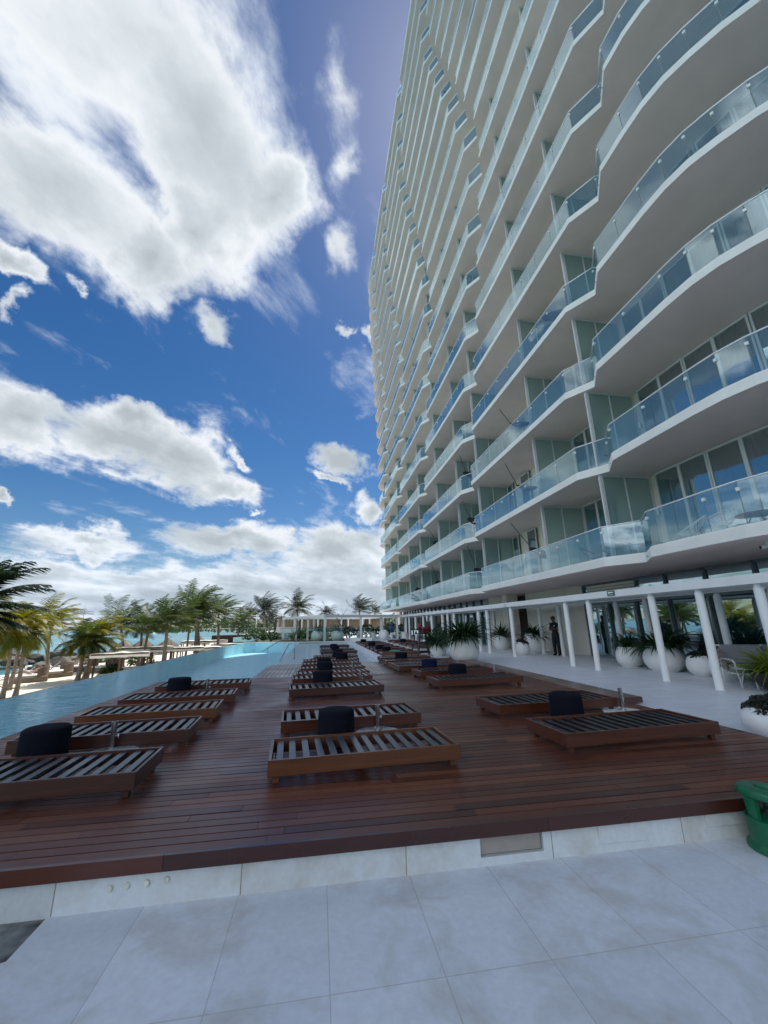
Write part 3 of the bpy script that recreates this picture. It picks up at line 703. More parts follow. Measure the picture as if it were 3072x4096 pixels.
# frosted screens between the balconies
SY = [11.5, 15.25, 21.75, 25.4, 30.3, 36.5, 41.4, 47.5, 52.6, 57.0]
restp = MB()
def screen(g, f, y, z0, z1):
    xa, xm, xc = 9.32, 10.25, 11.24
    for a, b in ((xa + .04, xm - .02), (xm + .02, xc - .03)):
        g.quad((a, y, z0 + .05), (b, y, z0 + .05), (b, y, z1 - .05), (a, y, z1 - .05))
    for xx, w in ((xa, .035), (xa + .075, .02), (xm, .02), (xc - .03, .025)): f.box(xx - w, xx + w, y - .03, y + .03, z0, z1 - .06)
    f.box(xa, xc, y - .035, y + .035, z1 - .06, z1 - .002); f.box(xa, xc, y - .03, y + .03, z0, z0 + .05)
for k in range(1, NL):
    z0, z1 = slab_z(k) + .287, slab_z(k + 1)
    for y in SY:
        if k <= 10:
            g = MB(); f = MB(); screen(g, f, y, z0, z1)
            go = tb(g, 'balcony_screen', M['screen_glass'], fixn=False); tb(f, 'screen_frame', M['alu'], go)
        else: screen(restp, restp, y, z0, z1)
o = tb(restp, 'balcony_screen', M['screen_glass'], fixn=False); o['kind'] = 'stuff'

# room doors: framed glass in front of the wall; real curtains behind the near ones
def wall_pt(s):
    """point and direction on the near, curved part of the wall at y = s"""
    for (xa, ya), (xc, yc) in zip(WALL[:-1], WALL[1:]):
        if ya <= s <= yc:
            t = (s - ya) / (yc - ya); return Vector((xa + (xc - xa) * t, s, 0))
    return Vector((11.25, s, 0))
def door_run(k, ya, yb, npan, curtain):
    z0, z1 = slab_z(k) + .287, slab_z(k + 1) - .02
    ys = [ya + (yb - ya) * i / npan for i in range(npan + 1)]
    f = MB(); g = MB(); cu = MB()
    for i in range(npan):
        a, b = wall_pt(ys[i]), wall_pt(ys[i + 1]); d = (b - a).normalized(); nrm = Vector((-d.y, d.x, 0))
        if nrm.x > 0: nrm = -nrm
        off = nrm * .11
        def bar(p, q, w, zA, zB, dep=.05):
            p = p + off; q = q + off
            f.add([p - nrm * 0 + Vector((0, 0, zA)), q + Vector((0, 0, zA)), q + nrm * dep + Vector((0, 0, zA)), p + nrm * dep + Vector((0, 0, zA)),
                   p + Vector((0, 0, zB)), q + Vector((0, 0, zB)), q + nrm * dep + Vector((0, 0, zB)), p + nrm * dep + Vector((0, 0, zB))],
                  [(0, 1, 2, 3), (4, 5, 6, 7), (0, 1, 5, 4), (1, 2, 6, 5), (2, 3, 7, 6), (3, 0, 4, 7)])
        w = .055
        bar(a, a + d * w, 0, z0, z1, .05 + .012 * (i % 2)); bar(b - d * w, b, 0, z0, z1, .05 + .012 * (i % 2))
        bar(a + d * w, b - d * w, 0, z1 - .07, z1); bar(a + d * w, b - d * w, 0, z0, z0 + .07)
        p, q = a + off + nrm * .02 + d * w, b + off + nrm * .02 - d * w
        g.quad((p.x, p.y, z0 + .07), (q.x, q.y, z0 + .07), (q.x, q.y, z1 - .07), (p.x, p.y, z1 - .07))
        if curtain:
            nseg = 26; prev = None
            for s in range(nseg + 1):
                t = s / nseg; c = a + (b - a) * t + nrm * (.055 + .03 * math.sin(s * 1.9 + i) * (.6 + .4 * math.sin(s * .7)))
                if prev is not None: cu.quad((prev.x, prev.y, z0), (c.x, c.y, z0), (c.x, c.y, z1 - .05), (prev.x, prev.y, z1 - .05))
                prev = c
    fo = tb(f, 'sliding_door', M['alu']); tb(g, 'door_pane', M['door_glass'] if curtain else M['dark_glass'], fo, fixn=False)
    if curtain: tb(cu, 'curtain', M['curtain'], fo, smooth=True)
for k in range(1, 8):
    door_run(k, 2.4, 6.4, 4, k <= 4)
    door_run(k, 6.4, 11.15, 5, k <= 4)
    door_run(k, 13.3, 15.0, 2, k <= 2)
    door_run(k, 19.0, 19.9, 1, False); door_run(k, 20.9, 21.6, 1, False)
    door_run(k, 23.5, 25.2, 2, False)
    if k < 5:
        door_run(k, 26.6, 30.1, 4, False); door_run(k, 34, 36.3, 2, False); door_run(k, 37.5, 41.2, 3, False)
# wall lamps beside the near doors
for k in (1, 2):
    z = slab_z(k) + 1.9
    mb = MB(); mb.lathe([(0, -.13), (.045, -.12), (.05, 0), (.045, .12), (0, .13)], 12, (11.14, 11.33, z)); mb.box(11.18, 11.25, 11.30, 11.36, z - .03, z + .03)
    auto(tb(mb, 'wall_lamp', M['sign_white']))
# small drain spouts at the notches
for k in range(1, 7):
    for c in notches(k)[:2]:
        mb = MB(); xx = xb(c, k) + .30; mb.tube([(xx, c - .42, slab_z(k) + .09), (xx - .035, c - .45, slab_z(k) + .09)], .018, 8); tb(mb, 'drain_spout', M['joint'])

# ground floor: curtain wall, mullions, solid bays
GW = [(22, -5.5), (17.2, -1.5), (14.6, 1.2), (13.0, 3.6), (12.3, 6.0), (12.12, 8.0), (12.12, 17.2)]
f = MB(); g = MB()
segs = along(GW, 1.45)
for a, b in zip(segs[:-1], segs[1:]):
    d = math.dist(a, b); e = ((b[0] - a[0]) / d, (b[1] - a[1]) / d)
    nx, ny = -e[1], e[0]
    if nx > 0: nx, ny = -nx, -ny
    g.quad((a[0], a[1], -.04), (b[0], b[1], -.04), (b[0], b[1], 2.13), (a[0], a[1], 2.13))
    q = .012                                                     # clerestory panes tilted outward on purpose, to lower what they reflect
    g.quad((a[0], a[1], 2.13), (b[0], b[1], 2.13), (b[0] + nx * q, b[1] + ny * q, 2.95), (a[0] + nx * q, a[1] + ny * q, 2.95))
    Mx = Matrix.Translation((b[0], b[1], 0)) @ Matrix.Rotation(math.atan2(e[1], e[0]), 4, 'Z')
    f.box(-.035, .035, -.04, .09, -.1, 2.93, M=Mx)
    Ma = Matrix.Translation((a[0], a[1], 0)) @ Matrix.Rotation(math.atan2(e[1], e[0]), 4, 'Z')
    f.box(.04, d - .04, -.03, .07, -.1, -.03, M=Ma); f.box(.04, d - .04, -.03, .07, 2.1, 2.16, M=Ma); f.box(.04, d - .04, -.03, .07, 2.93, 3.0, M=Ma)
go = tb(g, 'lobby_window', M['lobby_glass'], fixn=False); tb(f, 'mullion_frame', simple('mullion', (.16, .19, .2), .4), go)
for bx in ((12.05, 12.4, 17.25, 22.6), (11.0, 11.7, 22.9, 23.6), (11.6, 12.4, 24.9, 27.0), (11.2, 11.6, 57, 60)):
    mb = MB(); mb.box(*bx, -.1, 3.0); tb(mb, 'ground_floor_wall', M['cream'])
mb = MB(); mb.box(13.2, 13.4, 22.6, 25, -.1, 3.0); tb(mb, 'recess_wall', M['dark_wood'])
f = MB(); g = MB(); y = 27.0
while y < 57:
    g.quad((11.7, y, -.05), (11.7, y + 1.5, -.05), (11.7, y + 1.5, 3.0), (11.7, y, 3.0)); f.box(11.6, 11.72, y - .04, y + .04, -.1, 3.0); y += 1.5
f.box(11.62, 11.7, 27, 57, 2.1, 2.2); f.box(11.62, 11.7, 27, 57, -.1, -.02)
go = tb(g, 'lobby_window', M['lobby_glass'], fixn=False); tb(f, 'mullion_frame', simple('mullion_b', (.16, .19, .2), .4), go)
# sliding entrance head, roller shutter box
mb = MB()
for i in range(5): mb.box(12.0, 12.06, 13.95, 16.8, 2.32 + i * .12, 2.42 + i * .12)
tb(mb, 'shutter_box', M['cream'])
# black box of the building behind the glass, so that glass never shows daylight through
mb = MB(); mb.prism([(12.6, 4.5), (12.6, 60), (34, 60), (34, -6), (23, -4.6), (15.2, 1.6)], -.1, 2.98); tb(mb, 'ground_floor_core', M['dark_wood'], tri=True)
# security camera under the first balcony
sc = empty('security_camera', (9.45, 7.05, 3.0), 0, 'small white bullet security camera under the lowest balcony', 'camera')
mb = MB(); mb.tube([(0, 0, 0), (0, 0, -.06)], .035, 12); mb.tube([(0, 0, -.05), (-.05, 0, -.10)], .018, 8); auto(mb.build('bracket', M['sign_white'], sc))
mb = MB(); mb.tube([(.06, -.02, -.10), (-.14, .05, -.13)], .04, 14); auto(mb.build('housing', M['sign_white'], sc))
mb = MB(); mb.tube([(-.135, .048, -.129), (-.147, .053, -.131)], .033, 14); auto(mb.build('lens', M['black'], sc))
# ------------------------------------------------------------------ pergola walk along the hotel
pg = empty('pergola_walk', (8.85, 8, -.1), 0, 'long white pergola on round columns along the hotel front', 'pergola')
PB = Vector((8.85, 8, -.1))
def pb(mb, name, m, parent=None, **k):
    mb.v = [(x - PB.x, y - PB.y, z - PB.z) for x, y, z in mb.v]
    return mb.build(name, m, pg if parent is None else parent, **k)
mb = MB(); mb.cbox(8.70, 8.98, 2.0, 46, 2.09, 2.29, .006); pb(mb, 'front_beam', M['white_metal'])
mb = MB(); mb.cbox(10.85, 11.05, 2.0, 46, 2.11, 2.27, .006); pb(mb, 'rear_beam', M['white_metal'])
mb = MB(); y = 2.2
while y < 46: mb.box(8.985, 10.845, y, y + .05, 2.14, 2.24); y += .28
pb(mb, 'roof_slats', M['white_metal'])
ROW1 = [5.6, 7.0, 8.35, 9.78, 12.42, 13.73, 18.1, 20.9, 22.1, 26.4, 27.75, 29.0, 31.9, 33.3, 34.6, 37.5, 40.2, 41.7]
ROW2 = [8.4, 9.8, 12.4, 13.8, 17.6, 19.3, 22.2, 24.8, 27.5, 30.4, 33.2, 36.0, 39.0]
def column_mb(r):
    m_ = MB(); m_.lathe([(r, 0), (r, 2.12), (r * .74, 2.125), (r * .74, 2.19)], 20); return m_
cproto = column_mb(.088).build('column', M['white_metal'], pg); auto(cproto)
cproto.location = (0, ROW1[0] - PB.y, 0)
for y in ROW1[1:]:
    c = cproto.copy(); COL.objects.link(c); c.parent = pg; c.location = (0, y - PB.y, 0)
for y in ROW2:
    c = cproto.copy(); COL.objects.link(c); c.parent = pg; c.location = (2.1, y - PB.y, 0); c.scale = (1.05, 1.05, 1)
# exit sign hung on the beam: arrow pointing left
ex = empty('exit_sign', (8.685, 11.08, 2.205), 0, 'small green exit sign with white arrow on the pergola beam', 'sign')
mb = MB(); mb.cbox(-.012, .012, -.15, .15, -.075, .075, .003); mb.build('sign_board', M['sign_green'], ex)
mb = MB(); xx = -.0145
mb.add([(xx, .12, .02), (xx, .055, .062), (xx, .055, .04), (xx, -.12, .04), (xx, -.12, 0), (xx, .055, 0), (xx, .055, -.022)], [(0, 1, 2, 3, 4, 5, 6)])
mb.box(-.0150, -.0125, -.10, .10, -.052, -.040); mb.build('arrow_mark', M['sign_white'], ex, tri=True)
for y, lab in ((18.3, 'small grey junction box on the pergola beam near the recess'), (34.0, 'tiny grey junction box on the far part of the pergola beam')):
    mb = MB(); mb.cbox(8.66, 8.699, y - .08, y + .08, 2.12, 2.24, .004); tag(mb.build('junction_box', M['alu']), lab, 'box')

# ------------------------------------------------------------------ plants in round planters
def planter(name, loc, r, h, label, group, tilt=0, rim=.78):
    o = empty('planter', (loc[0], loc[1], loc[2]), 0, label, 'planter', group)
    prof = [(r * .55, 0), (r * .80, h * .10), (r * .96, h * .30), (r, h * .5), (r * .95, h * .74), (r * rim, h * .97), (r * rim - .02, h), (r * rim - .05, h * .985), (r * rim - .07, h * .86)]
    m_ = MB(); m_.lathe(prof, 36)
    if tilt: m_.v = [(x, y, z + (max(0, z / h - .3)) * tilt * x) for x, y, z in m_.v]
    auto(m_.build('pot', M['pot'], o), 50)
    m_ = MB(); m_.lathe([(r * rim - .06, h * .86), (r * .4, h * .89), (0, h * .90)], 20)
    if tilt: m_.v = [(x, y, z + (max(0, z / h - .3)) * tilt * x) for x, y, z in m_.v]
    m_.build('soil', M['soil'], o, smooth=True)
    m_ = MB(); m_.lathe([(r * .6, -.005), (r * .66, .01), (r * .66, .045), (r * .60, .05)], 30); auto(m_.build('saucer', M['pot'], o))
    return o
def strap_plant(par, z, n, ln, w, sd, mtl, spread=1., up=.9, name='foliage', r0=.12):
    rr = random.Random(sd); m_ = MB()
    for i in range(n):
        a = rr.uniform(0, 2 * PI); el = rr.uniform(.25, 1.35) * up; l = ln * rr.uniform(.6, 1.15); ww = w * rr.uniform(.7, 1.2)
        p = Vector((r0 * math.cos(a) * rr.random(), r0 * math.sin(a) * rr.random(), z)); dr = Vector((math.cos(a), math.sin(a), 0)); sd_ = Vector((-math.sin(a), math.cos(a), 0))
        K = 6; prev = None; e = el
        for s in range(K + 1):
            t = s / K; wd = ww * (1 - t ** 2.2) * (.5 + .5 * min(1, t * 4)) + .001
            fold = Vector((0, 0, wd * .35))
            cur = (p - sd_ * wd + fold, p, p + sd_ * wd + fold)
            if prev: m_.quad(prev[0], prev[1], cur[1], cur[0]); m_.quad(prev[1], prev[2], cur[2], cur[1])
            prev = cur
            p = p + (dr * math.cos(e) * spread + Vector((0, 0, math.sin(e)))) * (l / K); e -= rr.uniform(.10, .36)
    return m_.build(name, mtl, par, smooth=True, fixn=False)
def dome_plant(par, z, r, h, n, sd, mtl, size=.035, name='foliage', flat=1.0):
    rr = random.Random(sd); m_ = MB()
    for i in range(n):
        a = rr.uniform(0, 2 * PI); u = rr.random() ** .6; t = rr.random()
        ph = math.acos(1 - t); rad = 1 - .35 * rr.random() ** 2 + .06 * math.sin(a * 5 + ph * 7)
        c = Vector((r * rad * math.sin(ph) * math.cos(a), r * rad * math.sin(ph) * math.sin(a), z + h * rad * math.cos(ph) * flat))
        nrm = Vector((math.sin(ph) * math.cos(a), math.sin(ph) * math.sin(a), math.cos(ph) + .2)).normalized()
        u1 = (nrm + Vector((rr.gauss(0, .6), rr.gauss(0, .6), rr.gauss(0, .6)))).normalized(); v1 = u1.cross(nrm + Vector((.01, .02, .3))).normalized(); s = size * rr.uniform(.6, 1.3)
        m_.add([c - v1 * s * .5, c + u1 * s * .6, c + v1 * s * .5, c - u1 * s * .5 + v1 * s * .1], [(0, 1, 2, 3)])
    return m_.build(name, mtl, par, fixn=False)
G_ = 'white round planters on the terrace'
p = planter('planter', (5.83, 16.35, -.1), .60, .98, 'largest white globe planter with long strap leaves, at the deck edge by the lifeguard chair', G_)
strap_plant(p, .86, 300, 1.2, .05, 1, M['strap'], r0=.35, up=1.0)
p = planter('planter', (5.75, 19.8, -.1), .40, .62, 'white planter behind the largest globe planter, close to the lifeguard chair', G_)
strap_plant(p, .5, 190, 1.0, .045, 2, M['strap'], r0=.25)
dome_plant(p, .6, .55, .7, 700, 21, M['strap'], .09)
p = planter('planter', (10.45, 22.9, -.1), .42, .72, 'white planter with tall upright strap leaves by the cream recess wall', G_, tilt=-.35)
strap_plant(p, .6, 110, 1.1, .045, 3, M['strap'], r0=.2, up=1.15)
p = planter('planter', (9.55, 18.75, -.1), .36, .56, 'smallest white globe planter with a low shrub beside a pergola column', G_, tilt=-.25)
dome_plant(p, .5, .30, .22, 500, 4, M['box'], .06)
p = planter('planter', (10.75, 19.75, -.1), .52, .85, 'white slant-topped planter with strap leaves next to the standing guard', G_, tilt=-.4)
strap_plant(p, .72, 170, 1.0, .045, 5, M['strap'], r0=.28, up=1.05)
p = planter('planter', (10.5, 13.0, -.1), .42, .64, 'white planter of spiky fan leaves in front of the lobby glass', G_)
strap_plant(p, .6, 260, .72, .016, 6, M['strap'], r0=.15, up=1.15, spread=.9)
p = planter('planter', (10.55, 11.6, -.1), .57, .72, 'wide white bowl planter with arching strap leaves behind a column', G_)
strap_plant(p, .64, 200, 1.0, .042, 7, M['strap'], r0=.4, up=.95)
p = planter('planter', (10.6, 10.35, -.1), .40, .54, 'white globe planter with clipped box mound left of the sofa', G_)
dome_plant(p, .49, .34, .16, 900, 8, M['box'], .05)
p = planter('planter', (10.55, 9.6, -.1), .42, .56, 'white globe planter with clipped box mound partly behind the sofa', G_)
dome_plant(p, .51, .36, .16, 900, 9, M['box'], .05)
p = planter('planter', (6.04, 4.96, -.1), .40, .37, 'white globe planter with dark box shrub at the deck corner', G_)
dome_plant(p, .30, .34, .22, 3600, 10, M['box'], .032)
# dark low planter with lime green sword leaves at the picture's edge
p = empty('planter', (9.66, 7.70, -.1), 0, 'dark low bowl planter with bright lime leaves beside the side table', 'planter')
mb = MB(); mb.lathe([(.18, 0), (.34, .10), (.45, .26), (.50, .40), (.48, .41), (.44, .34), (0, .34)], 28); auto(mb.build('pot', M['black'], p))
strap_plant(p, .36, 280, .85, .022, 12, M['yellow_leaf'], r0=.25, up=1.0)
# black stand in front of the lobby glass
mb = MB(); mb.cbox(11.02, 11.32, 13.6, 13.95, -.1, .72, .01); mb.cbox(10.98, 11.36, 13.56, 13.99, .722, .76, .006); tag(mb.build('service_stand', M['black']), 'black box stand against the lobby glass behind a fan-leaf planter', 'stand')

# ------------------------------------------------------------------ sofa and side table at the right
so_ = empty('outdoor_sofa', (10.58, 8.5, -.1), math.radians(60), 'white framed outdoor sofa with grey cushions under the pergola', 'sofa')
fm = MB()
for y in (.88, -.88):
    fm.tube([(-.62, y, 0), (-.50, y, .38), (-.46, y, .52), (-.36, y, .57), (.30, y, .57)], .02, 8)
    fm.tube([(.34, y, 0), (.30, y, .30), (.30, y, .57)], .02, 8); fm.tube([(-.52, y, .28), (.30, y, .25)], .018, 8)
fm.tube([(-.52, -.88, .28), (-.52, .88, .28)], .018, 8); fm.tube([(.30, -.88, .25), (.30, .88, .25)], .018, 8)
fm.tube([(.30, -.88, .25), (.50, -.88, .86), (.50, .88, .86), (.30, .88, .25)], .02, 8)
fm.build('frame', M['white_metal'], so_, smooth=True)
for y in (-.43, .43):
    mb = MB(); mb.cbox(-.52, .28, y - .425, y + .425, .29, .43, .03); auto(mb.build('seat_cushion', M['grey_cushion'], so_))
    mb = MB(); mb.cbox(-.07, .07, y - .42, y + .42, 0, .46, .035, M=Matrix.Translation((.27, 0, .43)) @ Matrix.Rotation(.22, 4, 'Y')); auto(mb.build('back_cushion', M['grey_cushion'], so_))
for y in (.885, -.885):
    mb = MB()
    for i in range(5): mb.box(-.02 + i * .03, .42 + i * .022, y - .012, y + .012, .34 + i * .095, .42 + i * .095)
    mb.build('side_straps', M['lattice'], so_)
tb_ = empty('side_table', (9.66, 8.28, -.1), 0, 'small round white pedestal side table in front of the sofa', 'table')
mb = MB(); mb.lathe([(0, .405), (.30, .405), (.31, .412), (.31, .424), (.30, .43), (0, .43)], 32); auto(mb.build('table_top', M['white_metal'], tb_))
for a in (0, 2.09, 4.19):
    mb = MB(); mb.tube([(.10 * math.cos(a), .10 * math.sin(a), .404), (.22 * math.cos(a), .22 * math.sin(a), 0)], [.022, .016], 8); mb.build('leg', M['white_metal'], tb_, smooth=True)

# ------------------------------------------------------------------ green gas cylinder at the lower right
gc = empty('gas_cylinder', (3.535, 3.12, -.29), math.radians(20), 'short green gas cylinder with ring collar standing on the pavement', 'cylinder')
mb = MB(); mb.lathe([(.195, 0), (.205, .008), (.205, .03), (.188, .045), (.178, .055), (.178, .20), (.183, .205), (.183, .218), (.170, .222), (.165, .19), (.12, .215), (.05, .235), (0, .24)], 44); auto(mb.build('body', M['green'], gc), 35)
for a in (2.6, .4, 4.5):
    mb = MB(); n_ = 8; w = .30
    ri, ro, zb, zt = .135, .165, .20, .36
    V = []
    for s in range(n_ + 1):
        t = a - w + 2 * w * s / n_
        for r, z in ((ri, zb), (ro, zb), (ro + .012, zt), (ri, zt)): V.append((r * math.cos(t), r * math.sin(t), z))
    F = []
    for s in range(n_):
        for q in range(4): F.append((s * 4 + q, s * 4 + (q + 1) % 4, s * 4 + 4 + (q + 1) % 4, s * 4 + 4 + q))
    F += [(0, 1, 2, 3), tuple(n_ * 4 + q for q in (3, 2, 1, 0))]
    mb.add(V, F); auto(mb.build('collar_post', M['green'], gc))
mb = MB(); mb.lathe([(.10, .345), (.185, .34), (.212, .352), (.220, .375), (.214, .400), (.195, .412), (.13, .418), (.105, .412), (.098, .38), (.10, .345)], 44, M=Matrix.Rotation(math.radians(5), 4, 'Y')); auto(mb.build('collar_ring', M['green'], gc), 35)
mb = MB(); mb.lathe([(.05, .23), (.05, .26), (.03, .265), (.03, .30), (.055, .305), (.055, .335), (.02, .34), (0, .34)], 14); mb.tube([(0, 0, .28), (-.05, -.04, .275), (-.09, -.06, .26)], .018, 8); auto(mb.build('valve', simple('grey_valve', (.16, .17, .18), .4, metal=.6), gc))

# ------------------------------------------------------------------ people
def skinned(name, joints, links, m, parent=None, root=0, sub=2):
    """one continuous body grown from joints: {key: (x, y, z, radius)}"""
    keys = list(joints); ix = {k: i for i, k in enumerate(keys)}
    me = bpy.data.meshes.new(name); me.from_pydata([joints[k][:3] for k in keys], [(ix[a], ix[b]) for a, b in links], [])
    o = bpy.data.objects.new(name, me); COL.objects.link(o)
    if parent is not None: o.parent = parent
    sk = o.modifiers.new('skin', 'SKIN'); sk.use_smooth_shade = True
    for i, k in enumerate(keys):
        r = joints[k][3]; r = r if isinstance(r, tuple) else (r, r)
        me.skin_vertices[0].data[i].radius = r
        me.skin_vertices[0].data[i].use_root = (i == root)
    sb = o.modifiers.new('sub', 'SUBSURF'); sb.levels = sub; sb.render_levels = sub
    me.materials.append(m); return o
def fingers(o_par, palm, dirv, side, m, curl=.9, s=1.):
    """five separate tapering fingers from a palm; dirv points along the hand, side across it"""
    d = Vector(dirv).normalized(); sv = Vector(side).normalized(); nv = d.cross(sv)
    for i, (o_, l) in enumerate([(-.032, .062), (-.011, .072), (.011, .076), (.032, .068)]):
        p0 = Vector(palm) + sv * o_ * s + d * .045 * s; mb_ = MB()
        pts = [p0, p0 + d * l * .45 * s - nv * .012 * curl * s, p0 + d * l * .75 * s - nv * .034 * curl * s, p0 + d * l * .85 * s - nv * .055 * curl * s]
        mb_.tube(pts, [.0095 * s, .009 * s, .0085 * s, .006 * s], 6); mb_.build('finger', m, o_par, smooth=True)
    p0 = Vector(palm) - sv * .038 * s; mb_ = MB()
    mb_.tube([p0, p0 + d * .03 * s - sv * .022 * s, p0 + d * .06 * s - sv * .018 * s - nv * .02 * s], [.011 * s, .010 * s, .007 * s], 6); mb_.build('thumb', m, o_par, smooth=True)
def head(par, c, face, m, hair, hat=None, s=1.):
    """head with nose, eyes, ears, hair; face = yaw of the gaze"""
    Mx = Matrix.Translation(c) @ Matrix.Rotation(face, 4, 'Z') @ Matrix.Scale(s, 4)
    bm = bmesh.new(); bmesh.ops.create_uvsphere(bm, u_segments=20, v_segments=14, radius=1)
    for v in bm.verts:
        x, y, z = v.co; jaw = max(0, -z)
        v.co = Vector((x * (.098 - .012 * jaw) + (.012 * jaw if x > 0 else .0), y * (.076 - .020 * jaw), z * .118))
        if x > .8 and abs(y) < .3 and -.35 < z < .15: v.co.x += .022 * (1 - abs(y) / .3)
    m_ = MB(); bm.verts.index_update(); m_.add([Mx @ v.co for v in bm.verts], [[v.index for v in f.verts] for f in bm.faces]); bm.free()
    h = m_.build('head', m, par, smooth=True)
    for sy in (-1, 1):
        e = MB(); e.lathe([(0, -.022), (.012, -.018), (.016, 0), (.012, .018), (0, .022)], 8, M=Mx @ Matrix.Translation((-.005, sy * .078, -.01))); e.build('ear', m, h, smooth=True)
        e = MB(); e.lathe([(0, -.006), (.009, 0), (0, .006)], 8, M=Mx @ Matrix.Translation((.089, sy * .030, .012))); e.build('eye', M['black'], h, smooth=True)
    e = MB(); e.box(.090, .097, -.022, .022, -.050, -.044, M=Mx); e.build('mouth', M['red'], h)
    hb = MB(); prof = [(0, .127), (.06, .118), (.09, .085), (.106, .035), (.104, .01)]
    hb.lathe(prof, 18, M=Mx @ Matrix.Translation((-.014, 0, 0)) @ Matrix.Diagonal((1, .82, 1, 1))); hb.build('hair', hair, par, smooth=True)
    if hat:
        hb = MB(); hb.lathe([(0, .142), (.06, .136), (.10, .105), (.113, .045), (.111, .035)], 18, M=Mx @ Matrix.Translation((-.004, 0, .006)) @ Matrix.Diagonal((1, .86, 1, 1)))
        hb.add([Mx @ Vector(q) for q in [(.09, -.07, .042), (.17, -.055, .03), (.19, 0, .028), (.17, .055, .03), (.09, .07, .042), (.09, .07, .052), (.17, .055, .04), (.19, 0, .038), (.17, -.055, .04), (.09, -.07, .052)]],
               [(0, 1, 2, 3, 4), (5, 6, 7, 8, 9), (0, 1, 8, 9), (1, 2, 7, 8), (2, 3, 6, 7), (3, 4, 5, 6)])
        hb.build('cap', hat, par, smooth=True)
    return h
def guard():
    g = empty('person', (10.86, 17.95, -.1), math.radians(180 + 28), 'guard in dark uniform and cap by a column, holding a dark tablet in both hands', 'person')
    J = {'pelvis': (0, 0, .93, (.135, .105)), 'waist': (.0, 0, 1.08, (.125, .10)), 'chest': (.01, 0, 1.28, (.15, .115)), 'neckb': (-.005, 0, 1.42, (.085, .075)), 'neck': (.01, 0, 1.49, .055)}
    Lk = [('pelvis', 'waist'), ('waist', 'chest'), ('chest', 'neckb'), ('neckb', 'neck')]
    for s, n in ((1, 'l'), (-1, 'r')):
        J.update({'sh' + n: (-.005, s * .175, 1.39, .066), 'el' + n: (-.04, s * .215, 1.13, .048), 'wr' + n: (.17, s * .105, 1.17, .034), 'ha' + n: (.245, s * .085, 1.19, (.036, .024)),
                  'hi' + n: (0, s * .085, .86, .108), 'kn' + n: (.02, s * .10, .49, .088), 'an' + n: (-.02, s * .105, .10, .074), 'he' + n: (-.03, s * .105, .045, .045), 'to' + n: (.14, s * .125, .035, (.042, .034))})
        Lk += [('neckb', 'sh' + n), ('sh' + n, 'el' + n), ('el' + n, 'wr' + n), ('wr' + n, 'ha' + n), ('pelvis', 'hi' + n), ('hi' + n, 'kn' + n), ('kn' + n, 'an' + n), ('an' + n, 'he' + n), ('he' + n, 'to' + n)]
    b = skinned('body', J, Lk, M['uniform'], g)
    for s, n in ((1, 'l'), (-1, 'r')):
        mb = MB(); e, w, h = J['el' + n], J['wr' + n], J['ha' + n]
        e = Vector(e[:3]); w = Vector(w[:3]); h = Vector(h[:3])
        mb.tube([e.lerp(w, .1), e.lerp(w, .5), w, h, h + (h - w).normalized() * .03], [.052, .048, .039, .040, .032], 10); mb.build('forearm', M['skin'], g, smooth=True)
        fingers(g, h, (h - w) + Vector((.02, 0, .0)), (0, -s, .2), M['skin'], 1.1)
    head(g, (.045, 0, 1.605), 0, M['skin'], M['black'], M['uniform'])
    mb = MB(); mb.tube([(.01, 0, 1.47), (.025, 0, 1.55)], [.058, .054], 12); mb.build('neck', M['skin'], g, smooth=True)
    mb = MB(); mb.box(.118, .124, .03, .09, 1.29, 1.33); mb.build('name_badge', M['sign_white'], g)
    mb = MB(); mb.box(-.03, .03, .243, .249, 1.27, 1.32); mb.build('sleeve_patch', M['sign_white'], g)
    mb = MB(); mb.box(.10, .16, -.075, .075, -.004, .012, M=Matrix.Translation((-.05, 0, 1.612))); mb.build('glasses', M['steel'], g)
    return g
guard()
tbm = MB(); tbm.cbox(-.10, .10, -.075, .075, -.006, .006, .003, M=Matrix.Translation((10.60, 17.80, 1.115)) @ Matrix.Rotation(math.radians(28), 4, 'Z') @ Matrix.Rotation(.6, 4, 'Y'))
tag(tbm.build('tablet', M['black']), 'dark tablet held by the guard in front of the chest', 'tablet')
